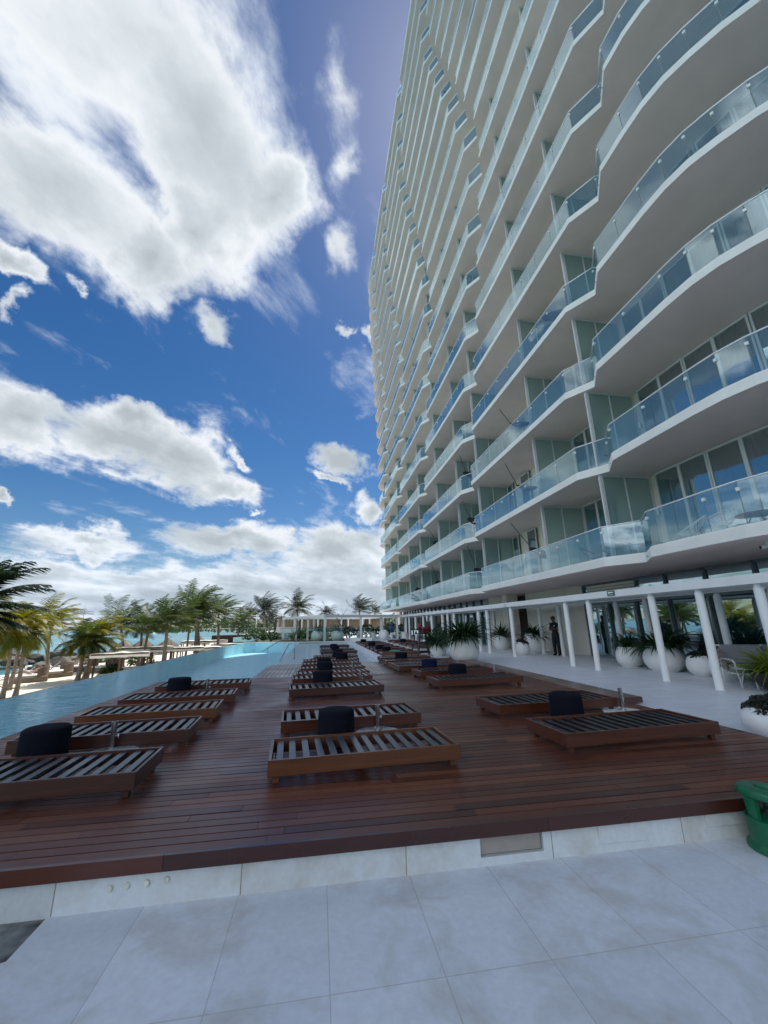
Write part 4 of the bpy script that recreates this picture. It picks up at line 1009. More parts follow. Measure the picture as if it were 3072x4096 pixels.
# ------------------------------------------------------------------ loungers on the deck
ORD = ['nearest', 'second', 'third', 'fourth', 'fifth', 'sixth', 'seventh', 'eighth', 'ninth', 'tenth', 'eleventh']
def make_lounger(L_=1.94, W_=.80, m='lounger_wood', sm='slat'):
    """slatted platform: a frame of four boards, slats across, four short legs; local origin at the front left corner"""
    o = empty('sun_lounger', (0, 0, 0))
    t, zb, zt = .032, .065, .205
    f = MB()
    f.cbox(0, L_, 0, t, zb, zt, .003); f.cbox(0, L_, W_ - t, W_, zb, zt, .003)
    f.cbox(0, t, t + .001, W_ - t - .001, zb, zt - .002, .003); f.cbox(L_ - t, L_, t + .001, W_ - t - .001, zb, zt - .002, .003)
    f.cbox(L_ * .48, L_ * .5, t + .001, W_ - t - .001, zb + .01, zt - .06, .003)
    f.cbox(t + .001, L_ * .479, t, t + .03, zb + .03, zt - .045, .003); f.cbox(t + .001, L_ * .479, W_ - t - .03, W_ - t, zb + .03, zt - .045, .003)
    f.cbox(L_ * .501, L_ - t - .001, t, t + .03, zb + .03, zt - .045, .003); f.cbox(L_ * .501, L_ - t - .001, W_ - t - .03, W_ - t, zb + .03, zt - .045, .003)
    f.build('frame', M[m], o)
    s = MB(); nS = 14; p = (L_ - 2 * t) / nS; rr = random.Random(int(L_ * 100))
    for i in range(nS):
        x = t + p * (i + .5) + rr.uniform(-.008, .008); w = .0335; dz = rr.uniform(-.003, .003)
        s.cbox(x - w, x + w, t + .002, W_ - t - .002, zt - .044 + dz, zt - .018 + dz, .003)
    s.build('slats', M[sm], o)
    for x in (.05, L_ - .11):
        for y in (.04, W_ - .10):
            l = MB(); l.cbox(x, x + .06, y, y + .06, 0, zb + .03, .003); l.build('leg', M[m], o)
    return o
pA = make_lounger(1.94, .80); pC = make_lounger(2.12, .82, 'lounger_wood', 'slat_dark')
pB = make_lounger(1.94, .80, 'lounger_wood_b'); pD = make_lounger(1.94, .80, 'lounger_wood_c')
used = set()
def put(proto, x, y, rz, z, label, group):
    o = proto if proto.name not in used else copy_tree(proto)
    used.add(proto.name); o.location = (x, y, z); o.rotation_euler = (0, 0, math.radians(rz)); return tag(o, label, 'lounger', group)
gA = 'slatted loungers in the row beside the pool'; gB = 'slatted loungers in the middle row'; gC = 'slatted loungers in the row beside the hotel walk'
for i, (x, y, rz, pr) in enumerate([(-3.50, 4.22, 3, pD), (-3.50, 5.74, 3.5, pD), (-3.48, 7.04, 5, pB), (-3.48, 8.36, 5, pA), (-3.46, 10.0, 5, pA)]):
    put(pr, x, y, rz, 0, ['dark wooden slatted lounger at the lower left, nearest in the pool-side row', 'slatted lounger just behind the umbrella base, second in the pool-side row', 'orange-tinted wooden slatted lounger, third in the pool-side row', 'slatted lounger fourth in the pool-side row', 'slatted lounger beside a navy pouf, farthest in the pool-side row'][i], gA)
for i, (x, y, rz, pr) in enumerate([(-.44, 4.38, 3.7, pB), (-.46, 5.98, 3.8, pA), (-.54, 8.80, 5, pD), (-.58, 10.42, 5, pA), (-.52, 11.45, 5, pA), (-.5, 12.75, 4, pA), (-.5, 14.1, 4, pA), (-.5, 15.35, 4, pA)]):
    put(pr, x, y, rz, 0, ['orange-brown slatted lounger in the centre of the deck, nearest in the middle row', 'slatted lounger behind the navy pouf, second in the middle row', 'dark slatted lounger standing alone, third in the middle row', 'slatted lounger touching a round pouf, fourth in the middle row', 'slatted lounger fifth in the middle row', 'slatted lounger on the lengthwise boards, sixth in the middle row', 'slatted lounger on the lengthwise boards, seventh in the middle row', 'slatted lounger at the water edge, eighth in the middle row'][i], gB)
for i, (x, y, rz) in enumerate([(-.25, 17.3, 4), (-.15, 18.9, 4), (.15, 22.5, 4), (.15, 24.2, 4), (.15, 28.6, 4)]):
    put(pD, x, y, rz, -.115, 'slatted lounger standing in the shallow water, %s from the deck' % ORD[i], 'slatted loungers standing in the shallow pool shelf')
for i, (x, y, rz, pr) in enumerate([(2.77, 4.62, 3, pC), (2.75, 6.32, 4, pC), (2.65, 9.26, 5, pC), (2.69, 11.0, 5, pC), (2.40, 12.5, 3, pA), (2.36, 13.3, 3, pA), (2.34, 14.4, 3, pA), (2.36, 15.8, 3, pA)]):
    put(pr, x, y, rz, 0, ['large reddish slatted lounger with wet slats, nearest in the right row', 'slatted lounger behind the pouf and umbrella base, second in the right row', 'slatted lounger third in the right row', 'slatted lounger with a navy pouf in front, fourth in the right row', 'slatted lounger set back, fifth in the right row', 'slatted lounger sixth in the right row', 'slatted lounger seventh in the right row', 'slatted lounger eighth in the right row, before the white terrace'][i], gC)
FY = [20.2, 22.0, 23.7, 25.5, 27.7, 29.1, 30.7, 31.9, 33.5]
for i, y in enumerate(FY):
    o = put(pA if i else pB, 3.05, y, 3, -.1, 'slatted lounger on the white terrace beside the pool shelf, %s in its row' % ORD[i], 'slatted loungers on the white terrace by the pool shelf')
for i, y in enumerate([24.9, 26.3, 28.3, 29.9, 32.5, 34.7]):
    put(pA, 5.9, y, 3, -.1, 'slatted lounger on the terrace behind the lifeguard chair, %s in its row' % ORD[i], 'slatted loungers on the terrace near the columns')
mb = MB(); mb.cbox(3.5, 4.0, 20.45, 20.75, .107, .15, .015); tag(mb.build('folded_towel', M['towel']), 'folded green towel lying on a terrace lounger', 'towel')

# round knitted poufs
def make_pouf(m):
    mb = MB(); r, h = .228, .40
    mb.lathe([(r * .93, 0), (r * .99, .02), (r, .06), (r * 1.0, h * .5), (r, h - .075), (r * .985, h - .055), (r * .99, h - .04), (r * .96, h - .015), (r * .86, h), (r * .4, h + .006), (0, h + .007)], 34)
    return auto(mb.build('round_pouf', m), 60)
qa = make_pouf(M['pouf']); qb = make_pouf(M['pouf_blue']); first = {0: True, 1: True}
def put_pouf(x, y, z, label, blue=0):
    q = qb if blue else qa
    o = q if first[blue] else q.copy()
    if not first[blue]: COL.objects.link(o)
    first[blue] = False; o.location = (x, y, z); tag(o, label, 'pouf', 'round knitted poufs between the loungers')
put_pouf(-2.93, 5.42, 0, 'black round pouf behind the nearest pool-side lounger')
put_pouf(-2.88, 9.70, 0, 'black round pouf before the farthest pool-side lounger, against the pool')
put_pouf(.25, 5.60, 0, 'black round pouf between the first two middle-row loungers')
put_pouf(.12, 10.05, 0, 'black round pouf between the third and fourth middle-row loungers')
put_pouf(.2, 12.45, 0, 'black round pouf between the fifth and sixth middle-row loungers')
put_pouf(.2, 13.85, 0, 'black round pouf between the sixth and seventh middle-row loungers')
put_pouf(3.63, 5.95, 0, 'dark navy round pouf between the two nearest right-row loungers')
put_pouf(3.56, 10.6, 0, 'dark round pouf between the third and fourth right-row loungers')
put_pouf(3.25, 12.2, 0, 'blue round pouf behind the fourth right-row lounger', 1)
put_pouf(3.05, 15.45, 0, 'dark round pouf between the seventh and eighth right-row loungers')
put_pouf(.9, 16.25, 0, 'black round pouf at the end of the lengthwise boards')
for i, (x, y) in enumerate([(.85, 18.6), (.95, 20.5), (.95, 23.6), (.95, 26.2)]):
    put_pouf(x, y, -.115, 'black round pouf in the shallow water, %s from the deck' % ORD[i])
for i, (x, y) in enumerate([(3.5, 21.6), (3.4, 23.3), (3.4, 26.9), (3.6, 28.7), (3.5, 32.9)]):
    put_pouf(x, y, -.1, 'black round pouf in the terrace lounger row, %s from the deck' % ORD[i])
put_pouf(6.4, 31.5, -.1, 'black round pouf among the loungers behind the lifeguard chair')

# parasol feet: white disc, steel tube, clamp knob
def make_foot():
    o = empty('parasol_base', (0, 0, 0))
    mb = MB(); mb.lathe([(.30, 0), (.305, .01), (.30, .022), (.28, .028), (0, .030)], 36); auto(mb.build('base_plate', M['white_metal'], o))
    mb = MB(); mb.lathe([(.055, .029), (.055, .04), (.030, .045), (.030, .33), (.034, .332), (.034, .36), (.026, .36), (.026, .29), (0, .29)], 18); auto(mb.build('tube', M['steel'], o))
    for z, a in ((.20, .4), (.06, 2.2)):
        mb = MB(); c, s = math.cos(a), math.sin(a)
        mb.tube([(.028 * c, .028 * s, z), (.055 * c, .055 * s, z)], .008, 8); mb.tube([(.055 * c, .055 * s, z - .022), (.055 * c, .055 * s, z + .022)], .012, 8); mb.build('clamp_knob', M['steel'], o, smooth=True)
    return o
ft = make_foot(); one = True
for x, y, z, lab in [(-2.38, 5.73, 0, 'white parasol base with steel tube behind the nearest pool-side lounger'), (.83, 5.98, 0, 'white parasol base with steel tube between the first two middle-row loungers'), (4.86, 6.36, 0, 'white parasol base with steel tube between the two nearest right-row loungers'),
                     (-2.3, 9.62, 0, 'white parasol base before the farthest pool-side lounger'), (1.0, 10.12, 0, 'white parasol base between the third and fourth middle-row loungers'), (4.55, 10.62, 0, 'white parasol base between the third and fourth right-row loungers'),
                     (1.0, 12.45, 0, 'white parasol base on the lengthwise boards'), (4.05, 12.1, 0, 'white parasol base behind the fourth right-row lounger'), (4.0, 23.35, -.1, 'white parasol base in the terrace lounger row')]:
    o = ft if one else copy_tree(ft); one = False
    o.location = (x, y, z); tag(o, lab, 'parasol base', 'parasol bases without parasols')

# pool rails
def rail_obj(pts_list, label, extra=None):
    o = empty('pool_handrail', pts_list[0][0], 0, label, 'handrail', 'steel handrails at the pool')
    b = Vector(pts_list[0][0])
    for pts in pts_list:
        mb = MB(); mb.tube([Vector(p) - b for p in pts], .028, 10); mb.build('rail_tube', M['steel'], o, smooth=True)
rail_obj([[(-1.75, 19.2, -.9), (-1.66, 19.35, -.1), (-1.36, 20.1, .60), (-1.1, 20.15, .62), (-1.08, 20.15, -.1)], [(-1.5, 19.75, .27), (-1.5, 19.75, .26)]], 'bent steel grab rail at the near end of the pool shelf')
rail_obj([[(-3.6, 28.5, -.2), (-3.3, 29.0, .02), (-2.0, 32.5, .85), (-1.7, 33.0, .88)], [(-1.7, 33.0, .95), (-1.7, 33.0, -.1)], [(-3.3, 29.0, .05), (-3.3, 29.0, -.4)]], 'sloping steel handrail running down into the far part of the pool')

# ------------------------------------------------------------------ lifeguard chair with a guard and float
lg = empty('lifeguard_chair', (5.2, 20.55, -.1), math.radians(8), 'tall dark timber lifeguard chair beside the terrace loungers', 'lifeguard chair')
def lbar(a, b, w=.035): 
    m_ = MB(); a = Vector(a); b = Vector(b); d = (b - a); l = d.length; q = d.to_track_quat('Z', 'Y').to_matrix().to_4x4()
    m_.cbox(-w, w, -w * .7, w * .7, 0, l, .004, M=Matrix.Translation(a) @ q); return m_
for sx in (-1, 1):
    for sy in (-1, 1):
        lbar((sx * .48, sy * .45, 0), (sx * .26, sy * .28, 1.12), .042).build('leg', M['dark_wood'], lg)
for z, w, d_ in ((.12, .46, .43), (.55, .375, .365)):
    m_ = MB()
    for sy in (-1, 1): m_.box(-w, w, sy * d_ - .025, sy * d_ + .025, z, z + .07)
    for sx in (-1, 1): m_.box(sx * w - .02, sx * w + .02, -d_, d_, z + .005, z + .065)
    m_.build('brace', M['dark_wood'], lg)
m_ = MB(); m_.cbox(-.55, .20, -.40, .40, .56, .60, .005); m_.build('foot_board', M['dark_wood'], lg)
m_ = MB(); m_.cbox(-.30, .30, -.33, .33, 1.00, 1.05, .006); m_.build('seat', M['dark_wood'], lg)
m_ = MB()
for i in range(4): m_.box(.27, .30, -.30 + i * .16, -.19 + i * .16, 1.02, 1.62)
m_.build('backrest', M['dark_wood'], lg)
for sy in (-1, 1): lbar((-.28, sy * .33, 1.24), (.28, sy * .33, 1.24), .03).build('armrest', M['dark_wood'], lg)
m_ = MB(); m_.box(-.34, -.325, -.02, .20, .86, 1.0); tag(m_.build('sign_plate', M['sign_white'], lg), 'small white notice plate')
m_ = MB(); m_.box(.305, .32, -.05, .17, 1.55, 1.75); m_.build('clip_board', M['panel'], lg)
rb = MB(); rb.tube([(0, -.30, 0), (0, -.15, .05), (0, .05, .06), (0, .26, 0)], [.05, .085, .085, .05], 12)
o = rb.build('rescue_float', M['red'], smooth=True); o.location = (4.94, 20.35, 1.28); o.rotation_euler = (.2, .1, 0); tag(o, 'red rescue float lying across the lifeguard chair arms', 'float')
rb = MB(); rb.cbox(-.16, .16, -.10, .12, 0, .30, .05); o = auto(rb.build('rescue_bag', M['red'])); o.location = (5.32, 20.42, .951); tag(o, 'red bag on the seat of the lifeguard chair', 'bag')

# ------------------------------------------------------------------ balcony furniture
def hammock(tp, md, en, label):
    o = empty('hammock', tp, 0, label, 'hammock', 'charcoal hammocks slung on the balconies'); b = Vector(tp)
    mb = MB(); mb.tube([Vector(tp) - b, Vector(md) - b], .018, 6); mb.build('strap', M['black'], o)
    a, c = Vector(md) - b, Vector(en) - b; mb = MB(); K = 10; prev = None
    for i in range(K + 1):
        t = i / K; p = a.lerp(c, t) + Vector((0, 0, -.30 * math.sin(t * PI) * .8)); w = .05 + .36 * math.sin(t * PI) ** .8; dr = (c - a).normalized(); sd = dr.cross(Vector((0, 0, 1))).normalized()
        cur = [p + sd * w * u + Vector((0, 0, .28 * w * u * u * 2)) for u in (-1, -.5, 0, .5, 1)]
        if prev:
            for q in range(4): mb.quad(prev[q], prev[q + 1], cur[q + 1], cur[q])
        prev = cur
    mb.build('cloth', M['hammock'], o, smooth=True, fixn=False)
HM = [((9.35, 18.2, 6.19), (9.5, 16.75, 4.66), (9.55, 15.35, 4.0), 'hammock on the lowest balcony above the guard, its black strap reaching the soffit'),
      ((9.35, 24.35, 6.19), (9.5, 23.4, 4.64), (9.45, 21.9, 4.0), 'hammock on the lowest balcony behind the second notch, dark cloth at the glass corner'),
      ((9.4, 18.22, 9.39), (9.5, 17.42, 7.93), (9.5, 15.6, 7.2), 'hammock on the second balcony up, right above the lowest-balcony hammock'),
      ((9.45, 24.93, 9.39), (9.5, 23.85, 7.96), (9.5, 22.5, 7.2), 'hammock on the second balcony up, behind the second notch'),
      ((9.4, 24.61, 12.59), (9.5, 24.0, 11.2), (9.5, 22.8, 10.4), 'hammock on the third balcony up, behind the second notch'),
      ((9.45, 18.29, 12.59), (9.5, 17.3, 11.2), (9.5, 15.6, 10.4), 'hammock on the third balcony up, next to a frosted screen'),
      ((10.3, 14.7, 15.79), (9.5, 13.44, 14.2), (9.5, 12.1, 13.6), 'hammock on the fourth balcony up, right of a frosted screen'),
      ((9.3, 32.8, 6.19), (9.5, 31.8, 4.75), (9.5, 30.6, 4.0), 'hammock on the lowest balcony behind the third notch'),
      ((9.3, 33.1, 9.39), (9.5, 31.9, 8.05), (9.5, 30.7, 7.2), 'hammock on the second balcony up, behind the third notch'),
      ((9.2, 39.3, 6.19), (9.5, 38.85, 4.8), (9.5, 37.6, 4.0), 'hammock on the far part of the lowest balcony')]
for a in HM: hammock(*a)
def wire_chair(loc, rz, label, m, s=1.):
    o = empty('wire_chair', loc, rz, label, 'chair', 'wire chairs on the lowest balconies')
    rim = []; seat = []
    for i in range(25):
        t = 2 * PI * i / 24; rim.append((.36 * math.cos(t) * s, .34 * math.sin(t) * s, (.55 + .22 * math.cos(t)) * s))
    mb = MB(); mb.tube(rim, .014, 6)
    for i in range(0, 24, 1):
        p = Vector(rim[i]); q = Vector((.05, 0, .32 * s)); mb.tube([p, p.lerp(q, .5) + Vector((0, 0, -.06)), q], .005, 4)
    mb.build('shell', m, o, smooth=True)
    for a in (.8, 2.35, 3.95, 5.5):
        mb = MB(); mb.tube([(.12 * math.cos(a), .12 * math.sin(a), .33 * s), (.27 * math.cos(a), .27 * math.sin(a), 0)], .011, 6); mb.build('leg', m, o, smooth=True)
zf = 3.287
wire_chair((9.75, 8.95, zf), -.6, 'white wire shell chair at left of the pair behind the near glass railing', M['white_cord'])
wire_chair((9.75, 8.1, zf), .3, 'white wire shell chair at right of the pair behind the near glass railing', M['white_cord'])
wire_chair((9.7, 13.1, zf), 2.2, 'black wire chair leaning left, behind the glass right of the frosted screen', M['black'])
wire_chair((9.85, 12.2, zf), 1.0, 'black wire chair nearer the frosted screen, beside another black chair', M['black'])
wire_chair((9.9, 11.75, zf + 3.2), 2.0, 'black wire chair on the second balcony up, beside the frosted screen', M['black'])
o = empty('round_table', (9.8, 7.35, zf), 0, 'low round dark table beside the white wire chairs', 'table')
mb = MB(); mb.lathe([(0, .40), (.40, .40), (.41, .41), (.40, .42), (0, .42)], 26); auto(mb.build('table_top', M['black'], o))
for a in (0, 2.1, 4.2): 
    mb = MB(); mb.tube([(.1 * math.cos(a), .1 * math.sin(a), .40), (.3 * math.cos(a), .3 * math.sin(a), 0)], .012, 6); mb.build('leg', M['black'], o)
o = empty('balcony_lounger', (9.75, 10.75, zf), .3, 'dark fabric lounger at the notch of the lowest balcony', 'lounger')
mb = MB(); mb.quad((-.3, -.55, .35), (.3, -.55, .35), (.3, .2, .38), (-.3, .2, .38)); mb.quad((-.3, .2, .38), (.3, .2, .38), (.3, .75, .72), (-.3, .75, .72)); mb.build('sling', M['hammock'], o, fixn=False)
for x in (-.3, .3):
    mb = MB(); mb.tube([(x, -.55, .34), (x, .2, .37), (x, .75, .71)], .014, 6); mb.build('side_tube', M['black'], o)
    for y in (-.45, .2):
        mb = MB(); mb.tube([(x, y, .35), (x, y - .05, 0)], .012, 6); mb.build('leg', M['black'], o)
# ------------------------------------------------------------------ palms
WIND = Vector((.95, -.10, .12))
def crown_mb(sd, n=22, ln=2.6, wind=.55, droop=1.0, leaf_w=.032, nl=26, up=1.0):
    rr = random.Random(sd); m_ = MB()
    for i in range(n):
        a = 2 * PI * (i * .382 + rr.uniform(-.04, .04)); lev = i / n
        el = (1.25 - 1.45 * lev) * up + rr.uniform(-.15, .15); l = ln * rr.uniform(.8, 1.1) * (.75 + .35 * math.sin(PI * min(1, lev + .25)))
        d = Vector((math.cos(a) * math.cos(el), math.sin(a) * math.cos(el), math.sin(el)))
        p = Vector((0, 0, 0)); K = nl; step = l / K; mid = []
        for s in range(K + 1):
            mid.append((p.copy(), d.copy())); t = s / K
            d = (d + (WIND * wind * (.35 + t) + Vector((0, 0, -1)) * droop * (.25 + .95 * t)) * (1.9 / K)).normalized()
            p = p + d * step
        for s in range(1, K + 1):
            t = s / K; p, d = mid[s]; p0 = mid[s - 1][0]
            side = d.cross(Vector((0, 0, 1))); side = side.normalized() if side.length > .05 else Vector((1, 0, 0))
            nrm = side.cross(d).normalized()
            w = .022 * (1 - t) + .004
            m_.quad(p0 - side * w, p0 + side * w, p + side * w * .9, p - side * w * .9, 1)
            ll = ln * .30 * (math.sin(PI * min(1, .12 + t * .85)) ** .6) * rr.uniform(.85, 1.1)
            for sg in (-1, 1):
                if s < 3: continue
                u = (side * sg * .80 + d * .75 + WIND * .22 * wind + Vector((0, 0, -.30 - .25 * rr.random())) + nrm * .12).normalized()
                tip = p + u * ll; m1 = p + u * ll * .5 + Vector((0, 0, .02)); wv = d * leaf_w * 1.75
                tip2 = tip + Vector((0, 0, -.12 * ll)) + WIND * .08 * ll * wind
                m_.quad(p - wv * .5, p + wv * .5, m1 + wv * .55, m1 - wv * .45); m_.add([m1 - wv * .45, m1 + wv * .55, tip2], [(0, 1, 2)])
    # a few hanging dead leaves and young coconuts round the heart
    for i in range(7):
        a = rr.uniform(0, 2 * PI); m_.lathe([(0, -.11), (.07, -.06), (.085, 0), (.06, .07), (0, .1)], 7, (.14 * math.cos(a), .14 * math.sin(a), -.14 - .08 * rr.random()), 1)
    return m_
def trunk_mb(vec, r0, r1, sd, bend=.25):
    rr = random.Random(sd); K = 14; pts = []; rs = []
    for s in range(K + 1):
        t = s / K
        pts.append(Vector((vec[0] * t ** 1.35, vec[1] * t ** 1.35, vec[2] * t)) + Vector((bend * math.sin(t * PI) * .35, 0, 0)))
        rs.append((r0 * (1 - t) + r1 * t + .10 * r0 * math.exp(-t * 14) * 4) * (1 + (.05 if s % 2 else -.02)))
    m_ = MB(); m_.tube(pts, rs, 10); return m_
CACHE = {}
def palm(base, top, label, ln=2.6, r=.13, sd=1, mt='frond', wind=.55, droop=1.0, n=22, rot=0., group='palms on the beach', variant=None, bend=.25, nl=26, up=1.0):
    o = empty('palm_tree', base, 0, label, 'palm tree', group)
    v = (top[0] - base[0], top[1] - base[1], top[2] - base[2])
    trunk_mb(v, r, r * .62, sd, bend).build('trunk', M['bark'], o, smooth=True)
    key = (variant, mt) if variant is not None else None
    if key and key in CACHE:
        c = bpy.data.objects.new('crown', CACHE[key]); COL.objects.link(c); c.parent = o; sc = ln / 2.6; c.scale = (sc, sc, sc)
    elif key:
        c = crown_mb(100 + variant, n, 2.6, wind, droop, nl=nl, up=up).build('crown', [M[mt], M['bark']], o, fixn=False); CACHE[key] = c.data; sc = ln / 2.6; c.scale = (sc, sc, sc)
    else: c = crown_mb(sd, n, ln, wind, droop, nl=nl, up=up).build('crown', [M[mt], M['bark']], o, fixn=False)
    c.location = v; c.rotation_euler = (0, 0, rot); return o
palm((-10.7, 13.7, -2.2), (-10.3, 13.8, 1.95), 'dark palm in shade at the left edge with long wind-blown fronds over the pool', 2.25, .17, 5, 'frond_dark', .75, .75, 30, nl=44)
palm((-17.16, 27.0, -2.25), (-17.45, 27.0, 1.35), 'young yellow-green palm at the far left, its straight trunk beside the pool edge', 2.3, .115, 6, 'frond_yellow', .25, 1.9, 30, nl=30)
palm((-16.9, 27.6, -2.25), (-17.1, 27.6, 1.2), 'yellow-green palm right next to the far-left one, trunk at the pool edge', 2.4, .12, 7, 'frond_yellow', .3, 1.8, 33, nl=30)
palm((-19.1, 30.5, -2.25), (-19.2, 30.6, 1.7), 'thin palm standing behind the two yellow-green palms on the sand', 2.2, .12, 8, 'frond_yellow', .5, 1.2, 25)
palm((-23.5, 41.9, -2.3), (-23.8, 41.7, 2.0), 'slender leaning palm with swept yellow crown standing by the rocks', 3.0, .15, 9, 'frond_yellow', 1.1, .7, 25, bend=-.5)
palm((-17.4, 34.7, -2.25), (-17.3, 34.5, .45), 'bright green palm with two trunks, the left trunk, sunlit on the sand', 2.5, .16, 10, 'frond', .35, 1.2, 28, nl=32)
palm((-17.3, 35.4, -2.25), (-16.9, 35.2, .6), 'bright green palm with spreading crown, the right of the paired trunks', 2.8, .16, 11, 'frond_yellow', .5, 1.2, 30, nl=32)
palm((-18.1, 43.4, -2.3), (-18.7, 43.1, 1.7), 'windswept palm left of the first white beach canopy', 3.0, .15, 12, 'frond', 1.0, .8, 28, variant=1)
palm((-16.6, 42.8, -2.3), (-16.6, 42.7, 1.5), 'bushy palm over the first white beach canopy', 2.6, .14, 13, 'frond', .9, .9, 28, variant=2)
palm((-15.0, 39.2, -2.3), (-14.7, 39.2, 1.35), 'low palm leaning right behind the beach canopies', 2.5, .14, 14, 'frond', .9, .9, 28, variant=1, rot=.4)
palm((-12.8, 37.9, -2.3), (-12.75, 37.8, 1.8), 'tall windswept palm rising between two white canopies at the pool edge', 2.9, .16, 15, 'frond', 1.0, .55, 30, variant=3, up=1.15)
palm((-14.6, 50, -2.3), (-14.5, 49.9, 1.7), 'small palm behind the tall pair at the middle of the beach', 2.6, .13, 16, 'frond', .8, .8, 28, variant=2, rot=-.5)
palm((-12.35, 45.4, -2.2), (-12.55, 45.2, 3.1), 'tallest palm of the beach, twin trunks, full green crown', 3.2, .19, 17, 'frond', .75, .75, 36, variant=4, up=1.1)
palm((-12.1, 45.9, -2.2), (-12.9, 46.6, 2.5), 'palm with thinner trunk pressed against the tallest palm', 3.0, .16, 18, 'frond', .8, .8, 28, variant=2, rot=.3)
palm((-11.4, 50.7, -2.2), (-11.6, 50.6, 2.6), 'palm right of the tallest one, crown swept to the right', 2.9, .17, 19, 'frond', 1.0, .7, 30, variant=3, rot=.2)
palm((-10.4, 56, -1.5), (-10.2, 56, 1.9), 'short palm at the pool corner right of the swept palm', 2.6, .15, 20, 'frond', .8, .9, 28, variant=1, rot=1.)
GF = 'palms beyond the pool'
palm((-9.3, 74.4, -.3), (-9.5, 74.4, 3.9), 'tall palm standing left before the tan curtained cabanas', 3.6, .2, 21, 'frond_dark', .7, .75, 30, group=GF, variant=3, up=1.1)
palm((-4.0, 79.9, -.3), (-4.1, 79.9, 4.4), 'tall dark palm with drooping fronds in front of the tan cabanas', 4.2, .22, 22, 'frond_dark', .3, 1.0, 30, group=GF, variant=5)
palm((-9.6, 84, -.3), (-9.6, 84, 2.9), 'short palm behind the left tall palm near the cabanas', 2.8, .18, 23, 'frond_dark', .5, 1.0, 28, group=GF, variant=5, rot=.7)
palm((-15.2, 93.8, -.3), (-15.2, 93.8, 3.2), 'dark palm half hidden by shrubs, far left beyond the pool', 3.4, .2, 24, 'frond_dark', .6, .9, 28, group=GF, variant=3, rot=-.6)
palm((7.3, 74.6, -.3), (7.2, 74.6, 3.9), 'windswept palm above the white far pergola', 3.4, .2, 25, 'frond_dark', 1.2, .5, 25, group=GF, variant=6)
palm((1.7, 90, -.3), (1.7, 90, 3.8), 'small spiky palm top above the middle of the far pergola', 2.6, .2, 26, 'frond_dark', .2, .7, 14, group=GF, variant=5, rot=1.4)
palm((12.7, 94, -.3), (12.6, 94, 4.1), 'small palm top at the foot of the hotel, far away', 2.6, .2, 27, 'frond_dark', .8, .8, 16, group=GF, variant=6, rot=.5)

# ------------------------------------------------------------------ beach furniture
def canopy(x, y, w, d, z, label, rz=0, hz=-2.25):
    o = empty('beach_canopy', (x, y, hz), rz, label, 'canopy', 'white flat canopies on the beach'); h = z - hz
    mb = MB(); rr = random.Random(int(x * 10)); K = 8
    for i in range(K):
        for j in range(K):
            P = []
            for (a, b) in ((i, j), (i + 1, j), (i + 1, j + 1), (i, j + 1)):
                u, v = a / K, b / K; P.append((w * (u - .5) * 1.02, d * (v - .5) * 1.03, h + .115 + .05 * math.sin(u * PI * 3) ** 2))
            mb.quad(*P)
    for s in (-1, 1):                                            # short hanging valances
        for i in range(K):
            a, b = w * 1.02 * (i / K - .5), w * 1.02 * ((i + 1) / K - .5)
            dz = .16 + .02 * math.sin(i * 2.1); y_ = s * d * .515
            mb.quad((a, y_, h + .115), (b, y_, h + .115), (b, y_ + s * .02, h - dz), (a, y_ + s * .02, h - dz))
            a, b = d * 1.03 * (i / K - .5), d * 1.03 * ((i + 1) / K - .5); x_ = s * w * .51
            mb.quad((x_, a, h + .115), (x_, b, h + .115), (x_ + s * .02, b, h - dz), (x_ + s * .02, a, h - dz))
    f = mb.build('fabric', M['canvas'], o, smooth=False, fixn=False)
    mb = MB()
    for s in (-1, 1): mb.box(-w / 2, w / 2, s * d / 2 - .05, s * d / 2 + .05, h + .005, h + .1); mb.box(s * w / 2 - .05, s * w / 2 + .05, -d / 2 + .051, d / 2 - .051, h + .004, h + .09)
    mb.build('roof_frame', M['post_wood'], o)
    for sx in (-1, 0, 1):
        for sy in (-1, 1):
            mb = MB(); mb.box(sx * w / 2 * .96 - .06, sx * w / 2 * .96 + .06, sy * d / 2 * .96 - .06, sy * d / 2 * .96 + .06, 0, h); mb.build('post', M['post_wood'], o)
    mb = MB(); mb.cbox(-w * .4, w * .4, -d * .3, d * .35, .18, .42, .04); mb.build('bed_cushion', M['canvas'], o)
    mb = MB(); mb.cbox(-w * .42, w * .42, -d * .36, d * .4, 0, .175, .02); mb.build('bed_base', M['wicker'], o)
    return o
canopy(-14.6, 34.6, 3.6, 2.6, -.42, 'white flat beach canopy nearest the twin green palms', .35)
canopy(-15.2, 40.4, 4.4, 2.6, -.30, 'white flat beach canopy just behind the nearest one', .35)
canopy(-12.6, 40.8, 4.2, 2.4, -.42, 'white flat beach canopy under the windswept dark palm', .3)
canopy(-11.2, 41.8, 4.0, 2.2, -.50, 'white flat beach canopy close to the infinity edge before the tallest palm', .3)
canopy(-13.4, 53, 5, 2.4, -.25, 'white flat beach canopy far back behind the tallest palm', .2)
canopy(-9.9, 51.5, 4.6, 2.4, -.62, 'long white beach canopy touching the far curve of the pool', .25)
# long dark roofed beach bar behind the canopies
o = empty('beach_bar', (-8.5, 62, -2.2), .12, 'low dark brown beach bar with an open serving side beyond the palms', 'bar')
mb = MB(); mb.cbox(-6, 9, -1.8, 1.8, 1.65, 2.5, .03); mb.build('roof', M['dark_wood'], o)
mb = MB(); mb.box(-5.7, 8.7, -1.4, -1.2, 0, .95); mb.box(-5.7, 8.7, 1.4, 1.5, 0, 1.64); mb.build('counter', M['post_wood'], o)
for i in range(6):
    mb = MB(); x = -5.6 + i * 2.8; mb.box(x - .1, x + .1, -1.69, -1.5, 0, 1.645); mb.build('post', M['post_wood'], o)

